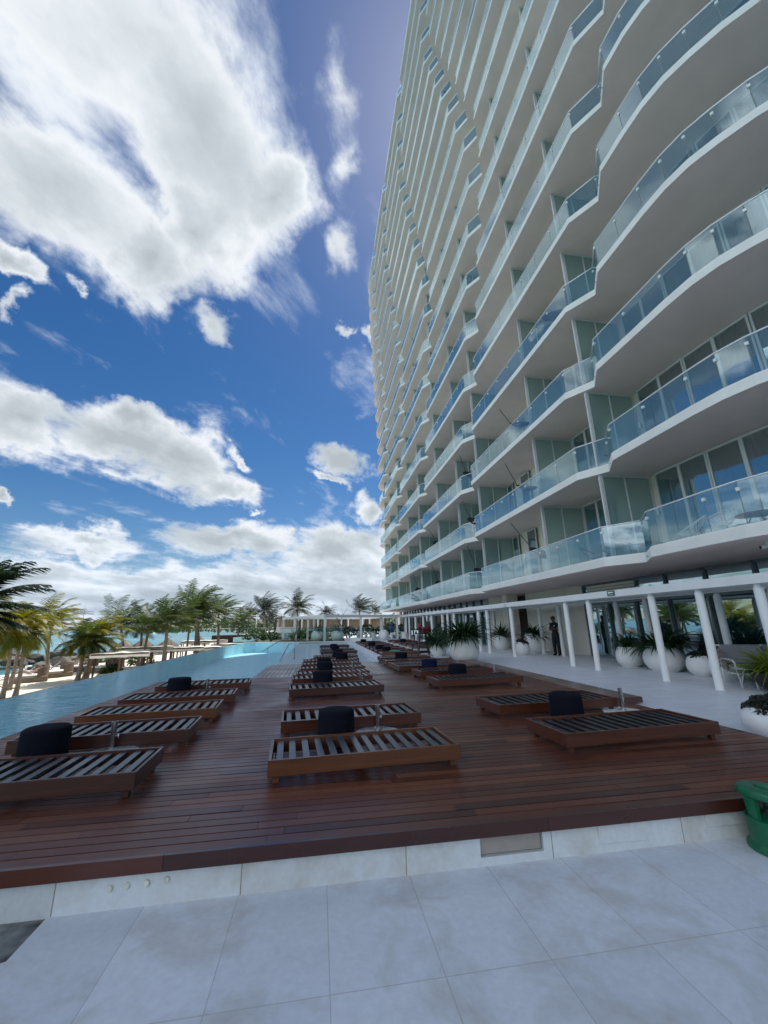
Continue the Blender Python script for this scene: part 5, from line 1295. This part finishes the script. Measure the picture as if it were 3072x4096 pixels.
def daybed(x, y, rz, label, back=True):
    o = empty('wicker_daybed', (x, y, -2.24), rz, label, 'daybed', 'brown wicker daybeds on the sand')
    mb = MB(); mb.cbox(-.8, .8, -1.0, 1.0, 0, .42, .05); mb.build('base', M['wicker'], o)
    mb = MB()
    K = 14; rim = []
    for i in range(K + 1):
        t = i / K; a = -PI * .5 + PI * t; rim.append((.8 * math.sin(a) * 1.0, .35 + .75 * math.cos(a), .42, .95 + .18 * math.cos(a)))
    for p, q in zip(rim[:-1], rim[1:]):
        mb.quad((p[0], p[1], p[2]), (q[0], q[1], q[2]), (q[0], q[1], q[3]), (p[0], p[1], p[3])); mb.quad((p[0] * .9, p[1] * .94, p[2]), (q[0] * .9, q[1] * .94, q[2]), (q[0] * .9, q[1] * .94, q[3]), (p[0] * .9, p[1] * .94, p[3]))
        mb.quad((p[0], p[1], p[3]), (q[0], q[1], q[3]), (q[0] * .9, q[1] * .94, q[3]), (p[0] * .9, p[1] * .94, p[3]))
    mb.build('curved_back', M['wicker'], o, smooth=False, fixn=False)
    mb = MB(); mb.cbox(-.7, .7, -.92, .75, .425, .54, .05); mb.build('mattress', M['canvas'], o); return o
daybed(-20.9, 35.2, -.9, 'brown wicker daybed with a person lying in it, nearest on the sand')
daybed(-20.7, 38.0, -.9, 'brown wicker daybed second along the sand')
daybed(-21.0, 42.6, -.9, 'brown wicker daybed in front of the rocks, third along the sand')
daybed(-18.4, 41.0, -.6, 'brown round-backed wicker daybed behind the twin green palms')
def beach_chair(x, y, rz, label):
    o = empty('beach_lounger', (x, y, -2.3), rz, label, 'lounger', 'dark sling loungers along the waterline')
    mb = MB(); mb.quad((-.3, -.9, .32), (.3, -.9, .32), (.3, .3, .34), (-.3, .3, .34)); mb.quad((-.3, .3, .34), (.3, .3, .34), (.3, .85, .95), (-.3, .85, .95)); mb.build('sling', M['hammock'], o, fixn=False)
    for sx in (-.31, .31):
        mb = MB(); mb.tube([(sx, -.92, .31), (sx, .3, .33), (sx, .87, .96)], .025, 6); mb.build('side_rail', M['canvas'], o)
        for yy in (-.7, .3):
            mb = MB(); mb.tube([(sx, yy, .32), (sx, yy, 0)], .022, 6); mb.build('leg', M['canvas'], o)
    return o
for i, (x, y) in enumerate([(-21.7, 31.6), (-22.3, 34.6), (-22.6, 36.8), (-23.4, 40.2), (-23.9, 42.4), (-24.2, 44.6), (-24.4, 46.8)]):
    beach_chair(x, y, -1.0, 'dark sling beach lounger facing the water, %s from the left along the shoreline' % ORD[i].replace('nearest', 'first'))
# low rope between the two near palms
mb = MB(); mb.tube([(-18.4, 28.6, -1.72), (-17.7, 27.9, -1.78), (-16.9, 27.5, -1.74)], .03, 6); tag(mb.build('rope', M['bark']), 'thick rope strung low between the two near palm trunks', 'rope')
# thatched sunshades and green plants among the canopies
def sunshade(x, y, lab):
    o = empty('thatch_sunshade', (x, y, -2.25), 0, lab, 'sunshade', 'brown thatched sunshades on the beach')
    rq = random.Random(int(x * 7)); mb = MB(); mb.tube([(0, 0, 0), (0, 0, 2.3)], [.07, .05], 7); mb.build('pole', M['post_wood'], o)
    mb = MB()
    for i in range(420):
        t = rq.uniform(0, 2 * PI); r0 = rq.uniform(0, 1.0); z0 = 2.55 - r0 * .75; r1 = r0 + .42; z1 = z0 - .36 - rq.random() * .1; w = .05
        c, s = math.cos(t), math.sin(t)
        mb.quad((r0 * c + w * s, r0 * s - w * c, z0), (r0 * c - w * s, r0 * s + w * c, z0), (r1 * c - w * s, r1 * s + w * c, z1), (r1 * c + w * s, r1 * s - w * c, z1))
    mb.lathe([(0, 2.5), (.5, 2.1), (1.1, 1.62), (1.05, 1.6), (.45, 2.02), (0, 2.3)], 16)
    mb.build('thatch', M['wicker'], o, fixn=False)
for x, y, lab in [(-19.6, 46.5, 'brown thatched sunshade behind the windswept palm'), (-17.2, 52.0, 'brown thatched sunshade between the beach palms'), (-20.8, 54.5, 'brown thatched sunshade nearest the rocks'), (-15.2, 57.5, 'brown thatched sunshade behind the tallest palm'), (-13.2, 63.0, 'brown thatched sunshade beside the beach bar')]: sunshade(x, y, lab)
for i, (x, y, r, h, lab) in enumerate([(-15.9, 36.4, .8, 1.0, 'low green shrub at the left end of the nearest canopy'), (-12.7, 36.6, .7, 1.0, 'low green shrub at the foot of the windswept dark palm'), (-10.7, 38.9, .8, 1.1, 'low green shrub against the infinity edge'), (-16.9, 44.5, 1.2, 1.3, 'broad green shrub behind the second canopy'), (-10.9, 45.2, 1.0, 1.5, 'green shrub at the base of the tallest palm'), (-22.5, 50.5, 1.3, 1.2, 'dark green shrub at the edge of the rocks')]):
    o = empty('shrub', (x, y, -2.25), 0, lab, 'shrub', 'shrubs among the beach canopies'); dome_plant(o, h * .2, r, h * .8, 420, 300 + i, M['bush'], .2)
    mb = MB(); mb.tube([(0, 0, 0), (0, 0, h * .6)], [.05, .03], 6); mb.build('stem', M['bark'], o)
# people on the sand
def lying(loc, rz, label, cloth):
    o = empty('person', loc, rz, label, 'person')
    J = {'pelvis': (0, 0, .12, (.14, .11)), 'waist': (0, .18, .15, (.13, .10)), 'chest': (0, .36, .26, (.15, .11)), 'neckb': (0, .52, .36, .07), 'neck': (0, .58, .41, .05)}
    Lk = [('pelvis', 'waist'), ('waist', 'chest'), ('chest', 'neckb'), ('neckb', 'neck')]
    for s, n in ((1, 'l'), (-1, 'r')):
        J.update({'sh' + n: (s * .17, .48, .32, .06), 'el' + n: (s * .27, .26, .20, .042), 'wr' + n: (s * .16, .06, .22, .032), 'ha' + n: (s * .11, -.01, .23, .03), 'hi' + n: (s * .09, -.08, .12, .095), 'kn' + n: (s * .11, -.46, .32, .065), 'an' + n: (s * .10, -.82, .08, .045), 'to' + n: (s * .10, -.90, .16, .035)})
        Lk += [('neckb', 'sh' + n), ('sh' + n, 'el' + n), ('el' + n, 'wr' + n), ('wr' + n, 'ha' + n), ('pelvis', 'hi' + n), ('hi' + n, 'kn' + n), ('kn' + n, 'an' + n), ('an' + n, 'to' + n)]
    skinned('body', J, Lk, M['skin_light'], o)
    head(o, (0, .68, .50), -PI / 2, M['skin_light'], M['dark_wood'])
    mb = MB(); mb.lathe([(.15, -.12), (.165, 0), (.15, .12)], 12, (0, -.02, .125), M=Matrix.Rotation(PI / 2, 4, 'X') @ Matrix.Diagonal((1, .82, 1, 1))); mb.build('swimwear', cloth, o, smooth=True)
lying((-20.9, 35.2, -1.70), -.9, 'sunbather with bare skin lying in the nearest wicker daybed', M['canvas'])
lying((-21.0, 42.6, -1.70), -.9, 'sunbather lying in the wicker daybed before the rocks', M['dark_wood'])
# breakwater: each boulder a thing of its own
rr = random.Random(77); protos = []
for i in range(6):
    bm = bmesh.new(); bmesh.ops.create_icosphere(bm, subdivisions=3, radius=1); r2 = random.Random(i); sx, sy, sz = r2.uniform(.8, 1.3), r2.uniform(.8, 1.2), r2.uniform(.5, .75)
    pl_ = [(Vector((r2.gauss(0, 1), r2.gauss(0, 1), r2.gauss(0, 1))).normalized(), r2.uniform(.55, .85)) for _ in range(9)]
    for v in bm.verts:
        c = v.co.copy()
        for nn, dd in pl_:
            q = c.dot(nn)
            if q > dd: c -= nn * (q - dd) * .92
        v.co = Vector((c.x * sx, c.y * sy, c.z * sz)) * (1 + .03 * r2.random())
    me = bpy.data.meshes.new('boulder'); bm.to_mesh(me); bm.free(); me.materials.append(M['rock']); protos.append(me)
def rock(x, y, z, s):
    o = bpy.data.objects.new('boulder', rr.choice(protos)); COL.objects.link(o); o.location = (x, y, z); o.scale = (s * rr.uniform(.8, 1.2), s * rr.uniform(.8, 1.2), s * rr.uniform(.8, 1.1)); o.rotation_euler = (rr.uniform(-.3, .3), rr.uniform(-.3, .3), rr.uniform(0, 6.3))
    tag(o, 'dark weathered boulder in the rock breakwater between beach and sea', 'boulder', 'boulders of the breakwater')
for i in range(210):
    t = rr.random(); x = -62 + 39 * t; y = 60 + 6 * t + rr.uniform(-7, 10)
    rock(x, y, -3.1 + rr.uniform(0, 1.3) - .05 * abs(y - 62 - 4 * t), rr.uniform(.45, 1.15))
for i in range(70):
    t = rr.random(); rock(-27 + 8 * t + rr.uniform(-2, 2), 56 + 26 * t + rr.uniform(-5, 5), -2.7 + rr.uniform(0, .5), rr.uniform(.35, .8))
# small boats and kites
def boat(x, y, rz, s, label, m):
    o = empty('motor_boat', (x, y, -3.05), rz, label, 'boat'); mb = MB()
    sec = []
    for t, w, zk in ((-1, .75, .0), (-.4, .85, -.15), (.3, .7, -.15), (.8, .3, 0), (1.05, .02, .3)):
        sec.append([(t * 2.2 * s, -w * s, (.55 + .15 * max(0, t)) * s), (t * 2.2 * s, -w * .7 * s, (zk + .1) * s), (t * 2.2 * s, 0, (zk - .1) * s), (t * 2.2 * s, w * .7 * s, (zk + .1) * s), (t * 2.2 * s, w * s, (.55 + .15 * max(0, t)) * s)])
    for a, b in zip(sec[:-1], sec[1:]):
        for q in range(4): mb.quad(a[q], a[q + 1], b[q + 1], b[q])
        mb.quad(a[0], b[0], b[4], a[4])
    mb.build('hull', m, o)
    mb = MB(); mb.cbox(-.9 * s, .5 * s, -.45 * s, .45 * s, .55 * s, .95 * s, .08 * s); mb.build('seat', M['black'], o)
    mb = MB(); mb.cbox(.4 * s, 1.0 * s, -.35 * s, .35 * s, .55 * s, 1.15 * s, .1 * s); mb.build('console', M['sign_white'], o)
boat(-29.8, 50.5, 2.9, .75, 'small white and teal jet boat drawn up at the waterline before the rocks', M['canvas'])
boat(-72, 152, .3, 1.2, 'small dark boat out on the turquoise water right of the sail', M['blue_cloth'])
o = empty('sail_dinghy', (-76, 141, -3.05), 0, 'small dinghy with a pale sail on the turquoise sea', 'boat')
mb = MB(); mb.cbox(-1.6, 1.6, -.5, .5, -.05, .35, .12); mb.build('hull', M['canvas'], o)
mb = MB()
for i in range(6):
    a, b = i / 6, (i + 1) / 6; f_ = lambda t: 1.9 * (1 - t ** 1.6)
    mb.quad((-f_(a) * .6, .25 * math.sin(a * 3), .5 + 3.6 * a), (f_(a) * .55, -.1, .5 + 3.6 * a), (f_(b) * .55, -.1, .5 + 3.6 * b), (-f_(b) * .6, .25 * math.sin(b * 3), .5 + 3.6 * b))
mb.build('sail', M['canvas'], o, fixn=False)
mb = MB(); mb.tube([(.1, 0, .2), (.1, 0, 4.3)], .05, 6); mb.build('mast', M['steel'], o)
# lattice mast on the headland
o = empty('radio_mast', (-905, 1770, 3), 0, 'thin radio mast on the hazy far headland', 'mast')
mb = MB(); mb.tube([(0, 0, -4), (0, 0, 88)], [1.6, .6], 5); mb.build('lattice_pole', M['alu'], o)
def kite(x, y, z, s, rz, label, m):
    mb = MB(); K = 10; prev = None
    for i in range(K + 1):
        t = -1 + 2 * i / K; c = (s * .35 * math.cos(t * 1.3), s * math.sin(t * 1.3)); w = s * .42 * (1 - abs(t) ** 2.5) + .05
        cur = [(c[0], -w * .5, c[1]), (c[0] + .12 * s, w * .5, c[1])]
        if prev: mb.quad(prev[0], prev[1], cur[1], cur[0])
        prev = cur
    o = mb.build('kite', m, smooth=True, fixn=False); o.location = (x, y, z); o.rotation_euler = (0, 0, rz); tag(o, label, 'kite')
kite(-41.7, 297, 8.0, 1.4, .4, 'yellow kite low in the sky left of the cabanas', M['kite'])
kite(-24.9, 299, 7.6, 1.2, 1.2, 'pale kite low in the sky above the cabanas', M['canvas'])
# ------------------------------------------------------------------ far end of the pool
def bush(x, y, z, r, h, sd, label, m='bush', n=900, size=.16, group='shrubs beyond the pool'):
    o = empty('shrub', (x, y, z), 0, label, 'shrub', group)
    dome_plant(o, h * .25, r, h * .75, n, sd, M[m], size)
    mb = MB()
    for i in range(4): 
        a = i * 1.6; mb.tube([(0, 0, 0), (.3 * r * math.cos(a), .3 * r * math.sin(a), h * .6)], [.05, .02], 5)
    mb.build('stem', M['bark'], o); return o
LB = ['light-leaved shrub in the bed at the far pool corner, left of the cyan pool', 'broad green shrub directly before the short palm, at the pool coping', 'low shrub right of the upper cyan pool', 'shrub under the tall drooping palm', 'shrub touching the glass screen of the far pergola', 'shrub at the far left behind the beach bar']
for i, (x, y, r, h) in enumerate([(-5.9, 42.0, 1.3, 1.25), (-4.5, 41.6, 1.0, .95), (-2.6, 44.0, 1.0, .8), (-1.9, 46.5, .9, .95), (-.9, 44.5, .8, .8), (-9.2, 58, 1.6, 2.2)]):
    bush(x, y, -.1, r, h, 50 + i, LB[i], n=700)
# tangled scrub of the far bank, an unbroken mass
mb = MB(); rr = random.Random(5)
for i in range(9000):
    x = rr.uniform(-48, 36); y = rr.uniform(118, 150) ; z = rr.random() ** .7 * (3.1 + .9 * math.sin(x * .35) + .6 * math.sin(x * 1.1 + 1))
    s = rr.uniform(.35, .9); u = Vector((rr.gauss(0, 1), rr.gauss(0, 1), rr.gauss(0, .6))).normalized(); v = u.orthogonal().normalized(); c = Vector((x, y, z))
    mb.add([c - v * s * .5, c + u * s * .6, c + v * s * .5, c - u * s * .6], [(0, 1, 2, 3)])
o = mb.build('far_scrub', M['bush'], fixn=False); o['kind'] = 'stuff'
# upper pool beyond the planting
mb = MB(); mb.box(-10, -2.2, 52, 62, -.4, .10); mb.box(-10, -2.2, 52, 52.3, .101, .17); o = mb.build('upper_pool_basin', M['pool_tile']); o['kind'] = 'structure'
sheet('upper_pool_water', [(-10, 52.3), (-2.2, 52.3), (-2.2, 62), (-10, 62)], .15, simple('upper_pool_cyan', (.10, .50, .60), .08))
mb = MB(); mb.box(-14, 12, 64, 130, -.5, .02); o = mb.build('cabana_terrace', M['terrace']); o['kind'] = 'structure'
# curtained cabanas
def cabana(x, y, w, label, curt=True):
    o = empty('cabana', (x, y, .02), 0, label, 'cabana', 'tan curtained cabanas beyond the pool'); h = 2.75
    mb = MB(); mb.cbox(-w / 2 - .15, w / 2 + .15, -1.6, 1.6, h, h + .22, .02); mb.build('roof', M['dark_wood'], o)
    for sx in (-1, 1):
        for sy in (-1, 1):
            mb = MB(); mb.box(sx * w / 2 - .12, sx * w / 2 + .12, sy * 1.45 - .12, sy * 1.45 + .12, 0, h); mb.build('post', M['dark_wood'], o)
    mb = MB(); K = 24
    for i in range(K):
        a, b = i / K, (i + 1) / K; f_ = lambda t: 1.2 + .06 * math.sin(t * 40)
        mb.quad((-w / 2 + .12 + (w - .24) * a, f_(a), .4), (-w / 2 + .12 + (w - .24) * b, f_(b), .4), (-w / 2 + .12 + (w - .24) * b, f_(b), h), (-w / 2 + .12 + (w - .24) * a, f_(a), h))
    mb.build('back_curtain', M['tan_cloth'], o, smooth=True, fixn=False)
    for sx in (-1, 1):
        mb = MB(); K = 10
        for i in range(K):
            f_ = lambda t: (sx * (w / 2 - .45) + .28 * math.sin(t * 2 * PI) * .6, -1.3 + .22 * math.cos(t * 2 * PI))
            a, b = f_(i / K), f_((i + 1) / K)
            mb.quad((a[0], a[1], .1), (b[0], b[1], .1), (b[0] * .99, b[1], h), (a[0] * .99, a[1], h))
        mb.build('side_curtain', M['canvas'], o, smooth=True, fixn=False)
    mb = MB(); mb.cbox(-w / 2 + .3, w / 2 - .3, -.9, 1.0, .02, .40, .03); mb.build('bed_base', M['dark_wood'], o)
    mb = MB(); mb.cbox(-w / 2 + .32, w / 2 - .32, -.88, .98, .405, .60, .08); mb.build('mattress', M['canvas'], o)
for i, (x, y, w) in enumerate([(-6.6, 88, 4.3), (-1.8, 88, 4.2), (3.0, 88, 4.2), (7.6, 88, 4.0), (12.0, 88, 3.8)]):
    cabana(x, y, w, 'tan curtained dark timber cabana, %s from the left in the row' % ORD[i].replace('nearest', 'first'))
o = empty('daybed', (-6.2, 78, .02), 0, 'white slope-backed daybed before the cabanas beside the upper pool', 'daybed')
mb = MB(); mb.cbox(-1.5, 1.5, -.8, .8, .15, .45, .05); mb.build('mattress', M['canvas'], o)
mb = MB(); mb.cbox(-1.5, 1.5, -.1, .1, 0, .8, .05, M=Matrix.Translation((0, .7, .4)) @ Matrix.Rotation(-.5, 4, 'X')); mb.build('backrest', M['canvas'], o)
mb = MB(); mb.cbox(-1.4, 1.4, -.7, .7, 0, .145, .02); mb.build('base', M['dark_wood'], o)
# lamp post and guard rail left of the cabanas
o = empty('lamp_post', (-11.2, 78, -.3), 0, 'plain white lamp post standing left of the cabanas', 'lamp post')
mb = MB(); mb.tube([(0, 0, 0), (0, 0, 3.3)], [.11, .09], 8); mb.build('post', M['white_metal'], o); mb = MB(); mb.lathe([(.13, 3.3), (.15, 3.36), (.10, 3.42), (0, 3.44)], 10); mb.build('cap', M['white_metal'], o)
o = empty('guard_rail', (-12, 74, -.3), 0, 'grey post and glass guard rail on the raised deck behind the beach bar', 'railing')
mb = MB(); mb.box(-10, 3, -.04, .04, 1.38, 1.46); mb.build('top_rail', M['alu'], o)
for i in range(14):
    mb = MB(); mb.box(-10 + i - .03, -10 + i + .03, -.03, .03, 0, 1.38); mb.build('post', M['alu'], o)
mb = MB(); mb.quad((-10, 0, .1), (3, 0, .1), (3, 0, 1.3), (-10, 0, 1.3)); mb.build('glass_panel', M['clear_glass'], o, fixn=False)
# white pergola closing the far end of the pool, glass screen in front
fp = empty('far_pergola', (4, 44, -.1), 0, 'white flat-roofed pergola closing the far end of the pool', 'pergola')
FB = Vector((4, 44, -.1))
def fb(mb, name, m, **k):
    mb.v = [(x - FB.x, y - FB.y, z - FB.z) for x, y, z in mb.v]; return mb.build(name, m, fp, **k)
PT = [(.55, 39.3), (9.4, 44.6), (6.0, 58.0), (-4.2, 51.5)]
def beam(a, b, z0, z1, w=.14, ex=0):
    a = Vector((*a, 0)); b = Vector((*b, 0)); d = (b - a); l = d.length; ang = math.atan2(d.y, d.x)
    m_ = MB(); m_.box(-ex, l + ex, -w, w, z0, z1, M=Matrix.Translation(a) @ Matrix.Rotation(ang, 4, 'Z')); return m_
for i in range(4): fb(beam(PT[i], PT[(i + 1) % 4], 2.12 + .004 * i, 2.36 + .004 * i, .15 - .004 * i, .15), 'beam', M['white_metal'])
def lerp2(a, b, t): return (a[0] + (b[0] - a[0]) * t, a[1] + (b[1] - a[1]) * t)
m_ = MB()
for i in range(1, 14):
    t = i / 14; q = beam(lerp2(PT[0], PT[1], t), lerp2(PT[3], PT[2], t), 2.20, 2.30, .03); b0 = len(m_.v); m_.v += q.v; m_.f += [tuple(x + b0 for x in f) for f in q.f]; m_.m += q.m; m_.c += q.c
fb(m_, 'roof_slats', M['white_metal'])
for (x, y) in [PT[0], (4.15, 41.45), (8.3, 43.9), (9.3, 44.5), PT[3], (-2.6, 47.5), (-1.1, 43.6), lerp2(PT[3], PT[2], .35), lerp2(PT[3], PT[2], .7), PT[2]]:
    m_ = MB(); m_.box(x - .10, x + .10, y - .10, y + .10, -.1, 2.13); fb(m_, 'post', M['white_metal'])
o = empty('glass_screen', (0, 38.3, 0), 0, 'greenish glass windscreen with a thin rail below the far pergola', 'glass screen')
seg = [(-3.9, 43.6), (-.10, 38.0), (2.25, 37.6)]; g = MB(); f = MB(); h_ = MB()
for a, b in zip(seg[:-1], seg[1:]):
    P = along([a, b], 1.6)
    for p, q in zip(P[:-1], P[1:]):
        e = (Vector((*q, 0)) - Vector((*p, 0))).normalized() * .02
        g.quad((p[0] + e.x, p[1] - 38.3 + e.y, -.0), (q[0] - e.x, q[1] - 38.3 - e.y, -.0), (q[0] - e.x, q[1] - 38.3 - e.y, 1.15), (p[0] + e.x, p[1] - 38.3 + e.y, 1.15))
    f.tube([(a[0], a[1] - 38.3, -.03), (b[0], b[1] - 38.3, -.03)], .06, 4); h_.tube([(a[0], a[1] - 38.3, 1.17), (b[0], b[1] - 38.3, 1.17)], .025, 6)
g.build('glass_panel', M['clear_glass'], o, fixn=False); f.build('base_channel', M['black'], o); h_.build('top_rail', M['steel'], o)
o = empty('glass_screen', (6, 42.0, 0), 0, 'glass windscreen along the terrace under the far pergola', 'glass screen')
m_ = MB(); m_.quad((-3, -1.0, 0), (3.4, 2.6, 0), (3.4, 2.6, 1.1), (-3, -1.0, 1.1)); m_.build('glass_panel', M['clear_glass'], o, fixn=False)
m_ = MB(); m_.tube([(-3, -1.0, 1.12), (3.4, 2.6, 1.12)], .025, 6); m_.build('top_rail', M['steel'], o)
m_ = MB(); m_.cbox(2.4, 4.9, 38.6, 39.0, -.1, .22, .01, M=None); tag(m_.build('low_wall', M['plaster']), 'low white wall at the end of the pool shelf', 'wall')
GP = 'white round planters under the far pergola'
for i, (x, y, r, lab) in enumerate([(-.1, 41.5, .62, 'big round planter behind the glass screen, left of the pergola corner post'), (1.85, 41.2, .62, 'big round planter behind the glass screen, right of the pergola corner post'), (6.5, 41.6, .5, 'egg shaped white pot beside the closed parasol')]):
    p = planter('planter', (x, y, -.08), r, .95, lab, GP, rim=.7 if i < 2 else .5)
    if i < 2: strap_plant(p, .85, 90, 1.1, .05, 60 + i, M['strap'], r0=.3, up=1.1)
    else: dome_plant(p, .8, .2, .1, 60, 61, M['box'], .08)
for i, (x, y, r, h) in enumerate([(3.4, 46.5, 1.0, 1.3), (5.3, 46.8, 1.2, 1.5), (7.2, 47.0, 1.1, 1.3), (1.0, 47.2, 1.1, 1.2), (-1.6, 49.5, 1.0, 1.1), (8.6, 48.5, 1.2, 1.6), (10.2, 50, 1.0, 1.5)]):
    bush(x, y, -.1, r, h, 80 + i, 'dark leafy shrub in the bed behind the far pergola, %s from the left' % ['third', 'fourth', 'fifth', 'second', 'first', 'sixth', 'seventh'][i], 'strap', 500, .18, 'shrubs behind the far pergola')
# bare branching tree
o = empty('bare_tree', (3.2, 47.0, -.1), 0, 'leaning bare-branched small tree under the far pergola', 'tree')
mb = MB(); mb.tube([(0, 0, 0), (-.3, 0, .9), (-1.1, 0, 2.0), (-1.6, 0, 3.2)], [.09, .07, .05, .02], 7); mb.build('trunk', M['bark'], o)
mb = MB(); mb.tube([(-.9, 0, 1.7), (-.5, .1, 2.6), (.1, .1, 3.5)], [.04, .03, .01], 6); mb.tube([(-1.3, 0, 2.5), (-2.0, 0, 3.0)], [.03, .01], 5); mb.tube([(-.5, .1, 2.6), (-.7, .1, 3.4)], [.02, .008], 5); mb.build('branches', M['bark'], o)
# closed parasol
o = empty('closed_parasol', (6.5, 43.0, -.1), 0, 'closed white parasol on its pole beside the egg shaped pot', 'parasol')
mb = MB(); mb.lathe([(.30, 0), (.30, .05), (.03, .07)], 18); mb.build('base', M['white_metal'], o); mb = MB(); mb.tube([(0, 0, .06), (0, 0, 2.5)], .028, 8); mb.build('pole', M['white_metal'], o)
mb = MB(); mb.lathe([(.05, .78), (.19, .86), (.22, 1.1), (.16, 1.35), (.20, 1.5), (.16, 2.1), (.06, 2.5), (0, 2.53)], 12); mb.build('canopy', M['canvas'], o)
# cafe chairs and tables at the far terrace
def tub_chair(x, y, rz, lab):
    o = empty('tub_chair', (x, y, -.1), rz, lab, 'chair', 'grey wicker tub chairs on the far terrace')
    mb = MB(); K = 14
    for i in range(K):
        a0, a1 = -PI * .35 + 1.7 * PI * i / K, -PI * .35 + 1.7 * PI * (i + 1) / K; hz = lambda a: .78 - .12 * abs(math.sin(a / 2))
        for r in (.36, .31): mb.quad((r * .85 * math.cos(a0), r * .85 * math.sin(a0), .12), (r * .85 * math.cos(a1), r * .85 * math.sin(a1), .12), (r * math.cos(a1), r * math.sin(a1), hz(a1)), (r * math.cos(a0), r * math.sin(a0), hz(a0)))
        mb.quad((.36 * math.cos(a0), .36 * math.sin(a0), hz(a0)), (.36 * math.cos(a1), .36 * math.sin(a1), hz(a1)), (.31 * math.cos(a1), .31 * math.sin(a1), hz(a1)), (.31 * math.cos(a0), .31 * math.sin(a0), hz(a0)))
    mb.build('shell', M['alu'], o, fixn=False)
    mb = MB(); mb.lathe([(.29, .38), (.30, .42), (.28, .45), (0, .46)], 18); mb.build('seat', M['grey_cushion'], o)
    for a in (.7, 2.3, 3.9, 5.5):
        mb = MB(); mb.tube([(.24 * math.cos(a), .24 * math.sin(a), .13), (.26 * math.cos(a), .26 * math.sin(a), 0)], .015, 6); mb.build('leg', M['alu'], o)
for (x, y, rz, lab) in [(4.2, 42.9, 0, 'grey wicker tub chair left of a far table, nearest the pool shelf'), (5.5, 42.6, 3, 'grey wicker tub chair right of a far table, left of the parasol'), (7.3, 40.6, 0, 'grey wicker tub chair just right of the egg shaped pot'), (8.35, 40.3, 3, 'grey wicker tub chair close to the pergola columns')]: tub_chair(x, y, rz, lab)
for (x, y, lab) in [(4.85, 42.8, 'small pedestal table between two tub chairs left of the parasol'), (7.85, 40.5, 'small pedestal table between two tub chairs near the columns')]:
    o = empty('pedestal_table', (x, y, -.1), 0, lab, 'table'); mb = MB(); mb.lathe([(0, .72), (.36, .72), (.36, .75), (0, .75)], 20); mb.build('table_top', M['alu'], o); mb = MB(); mb.lathe([(.22, 0), (.22, .02), (.03, .03), (.03, .718)], 12); mb.build('stand', M['black'], o)
# man in blue by the far columns
o = empty('person', (8.0, 45.5, -.1), 2.4, 'distant person in blue shirt and trousers standing by the far pergola columns', 'person')
J = {'pelvis': (0, 0, .93, (.13, .10)), 'waist': (0, 0, 1.08, (.13, .10)), 'chest': (0, 0, 1.28, (.15, .11)), 'neckb': (0, 0, 1.42, .08), 'neck': (.01, 0, 1.5, .05)}; Lk = [('pelvis', 'waist'), ('waist', 'chest'), ('chest', 'neckb'), ('neckb', 'neck')]
for s, n in ((1, 'l'), (-1, 'r')):
    J.update({'sh' + n: (0, s * .18, 1.38, .06), 'el' + n: (-.02, s * .23, 1.1, .045), 'wr' + n: (.06, s * .22, .87, .033), 'ha' + n: (.09, s * .21, .79, .032), 'hi' + n: (0, s * .09, .86, .09), 'kn' + n: (.02, s * .10, .49, .065), 'an' + n: (-.01, s * .10, .09, .045), 'to' + n: (.14, s * .12, .035, .036)})
    Lk += [('neckb', 'sh' + n), ('sh' + n, 'el' + n), ('el' + n, 'wr' + n), ('wr' + n, 'ha' + n), ('pelvis', 'hi' + n), ('hi' + n, 'kn' + n), ('kn' + n, 'an' + n), ('an' + n, 'to' + n)]
skinned('body', J, Lk, M['blue_cloth'], o); head(o, (.03, 0, 1.62), 0, M['skin'], M['black'])
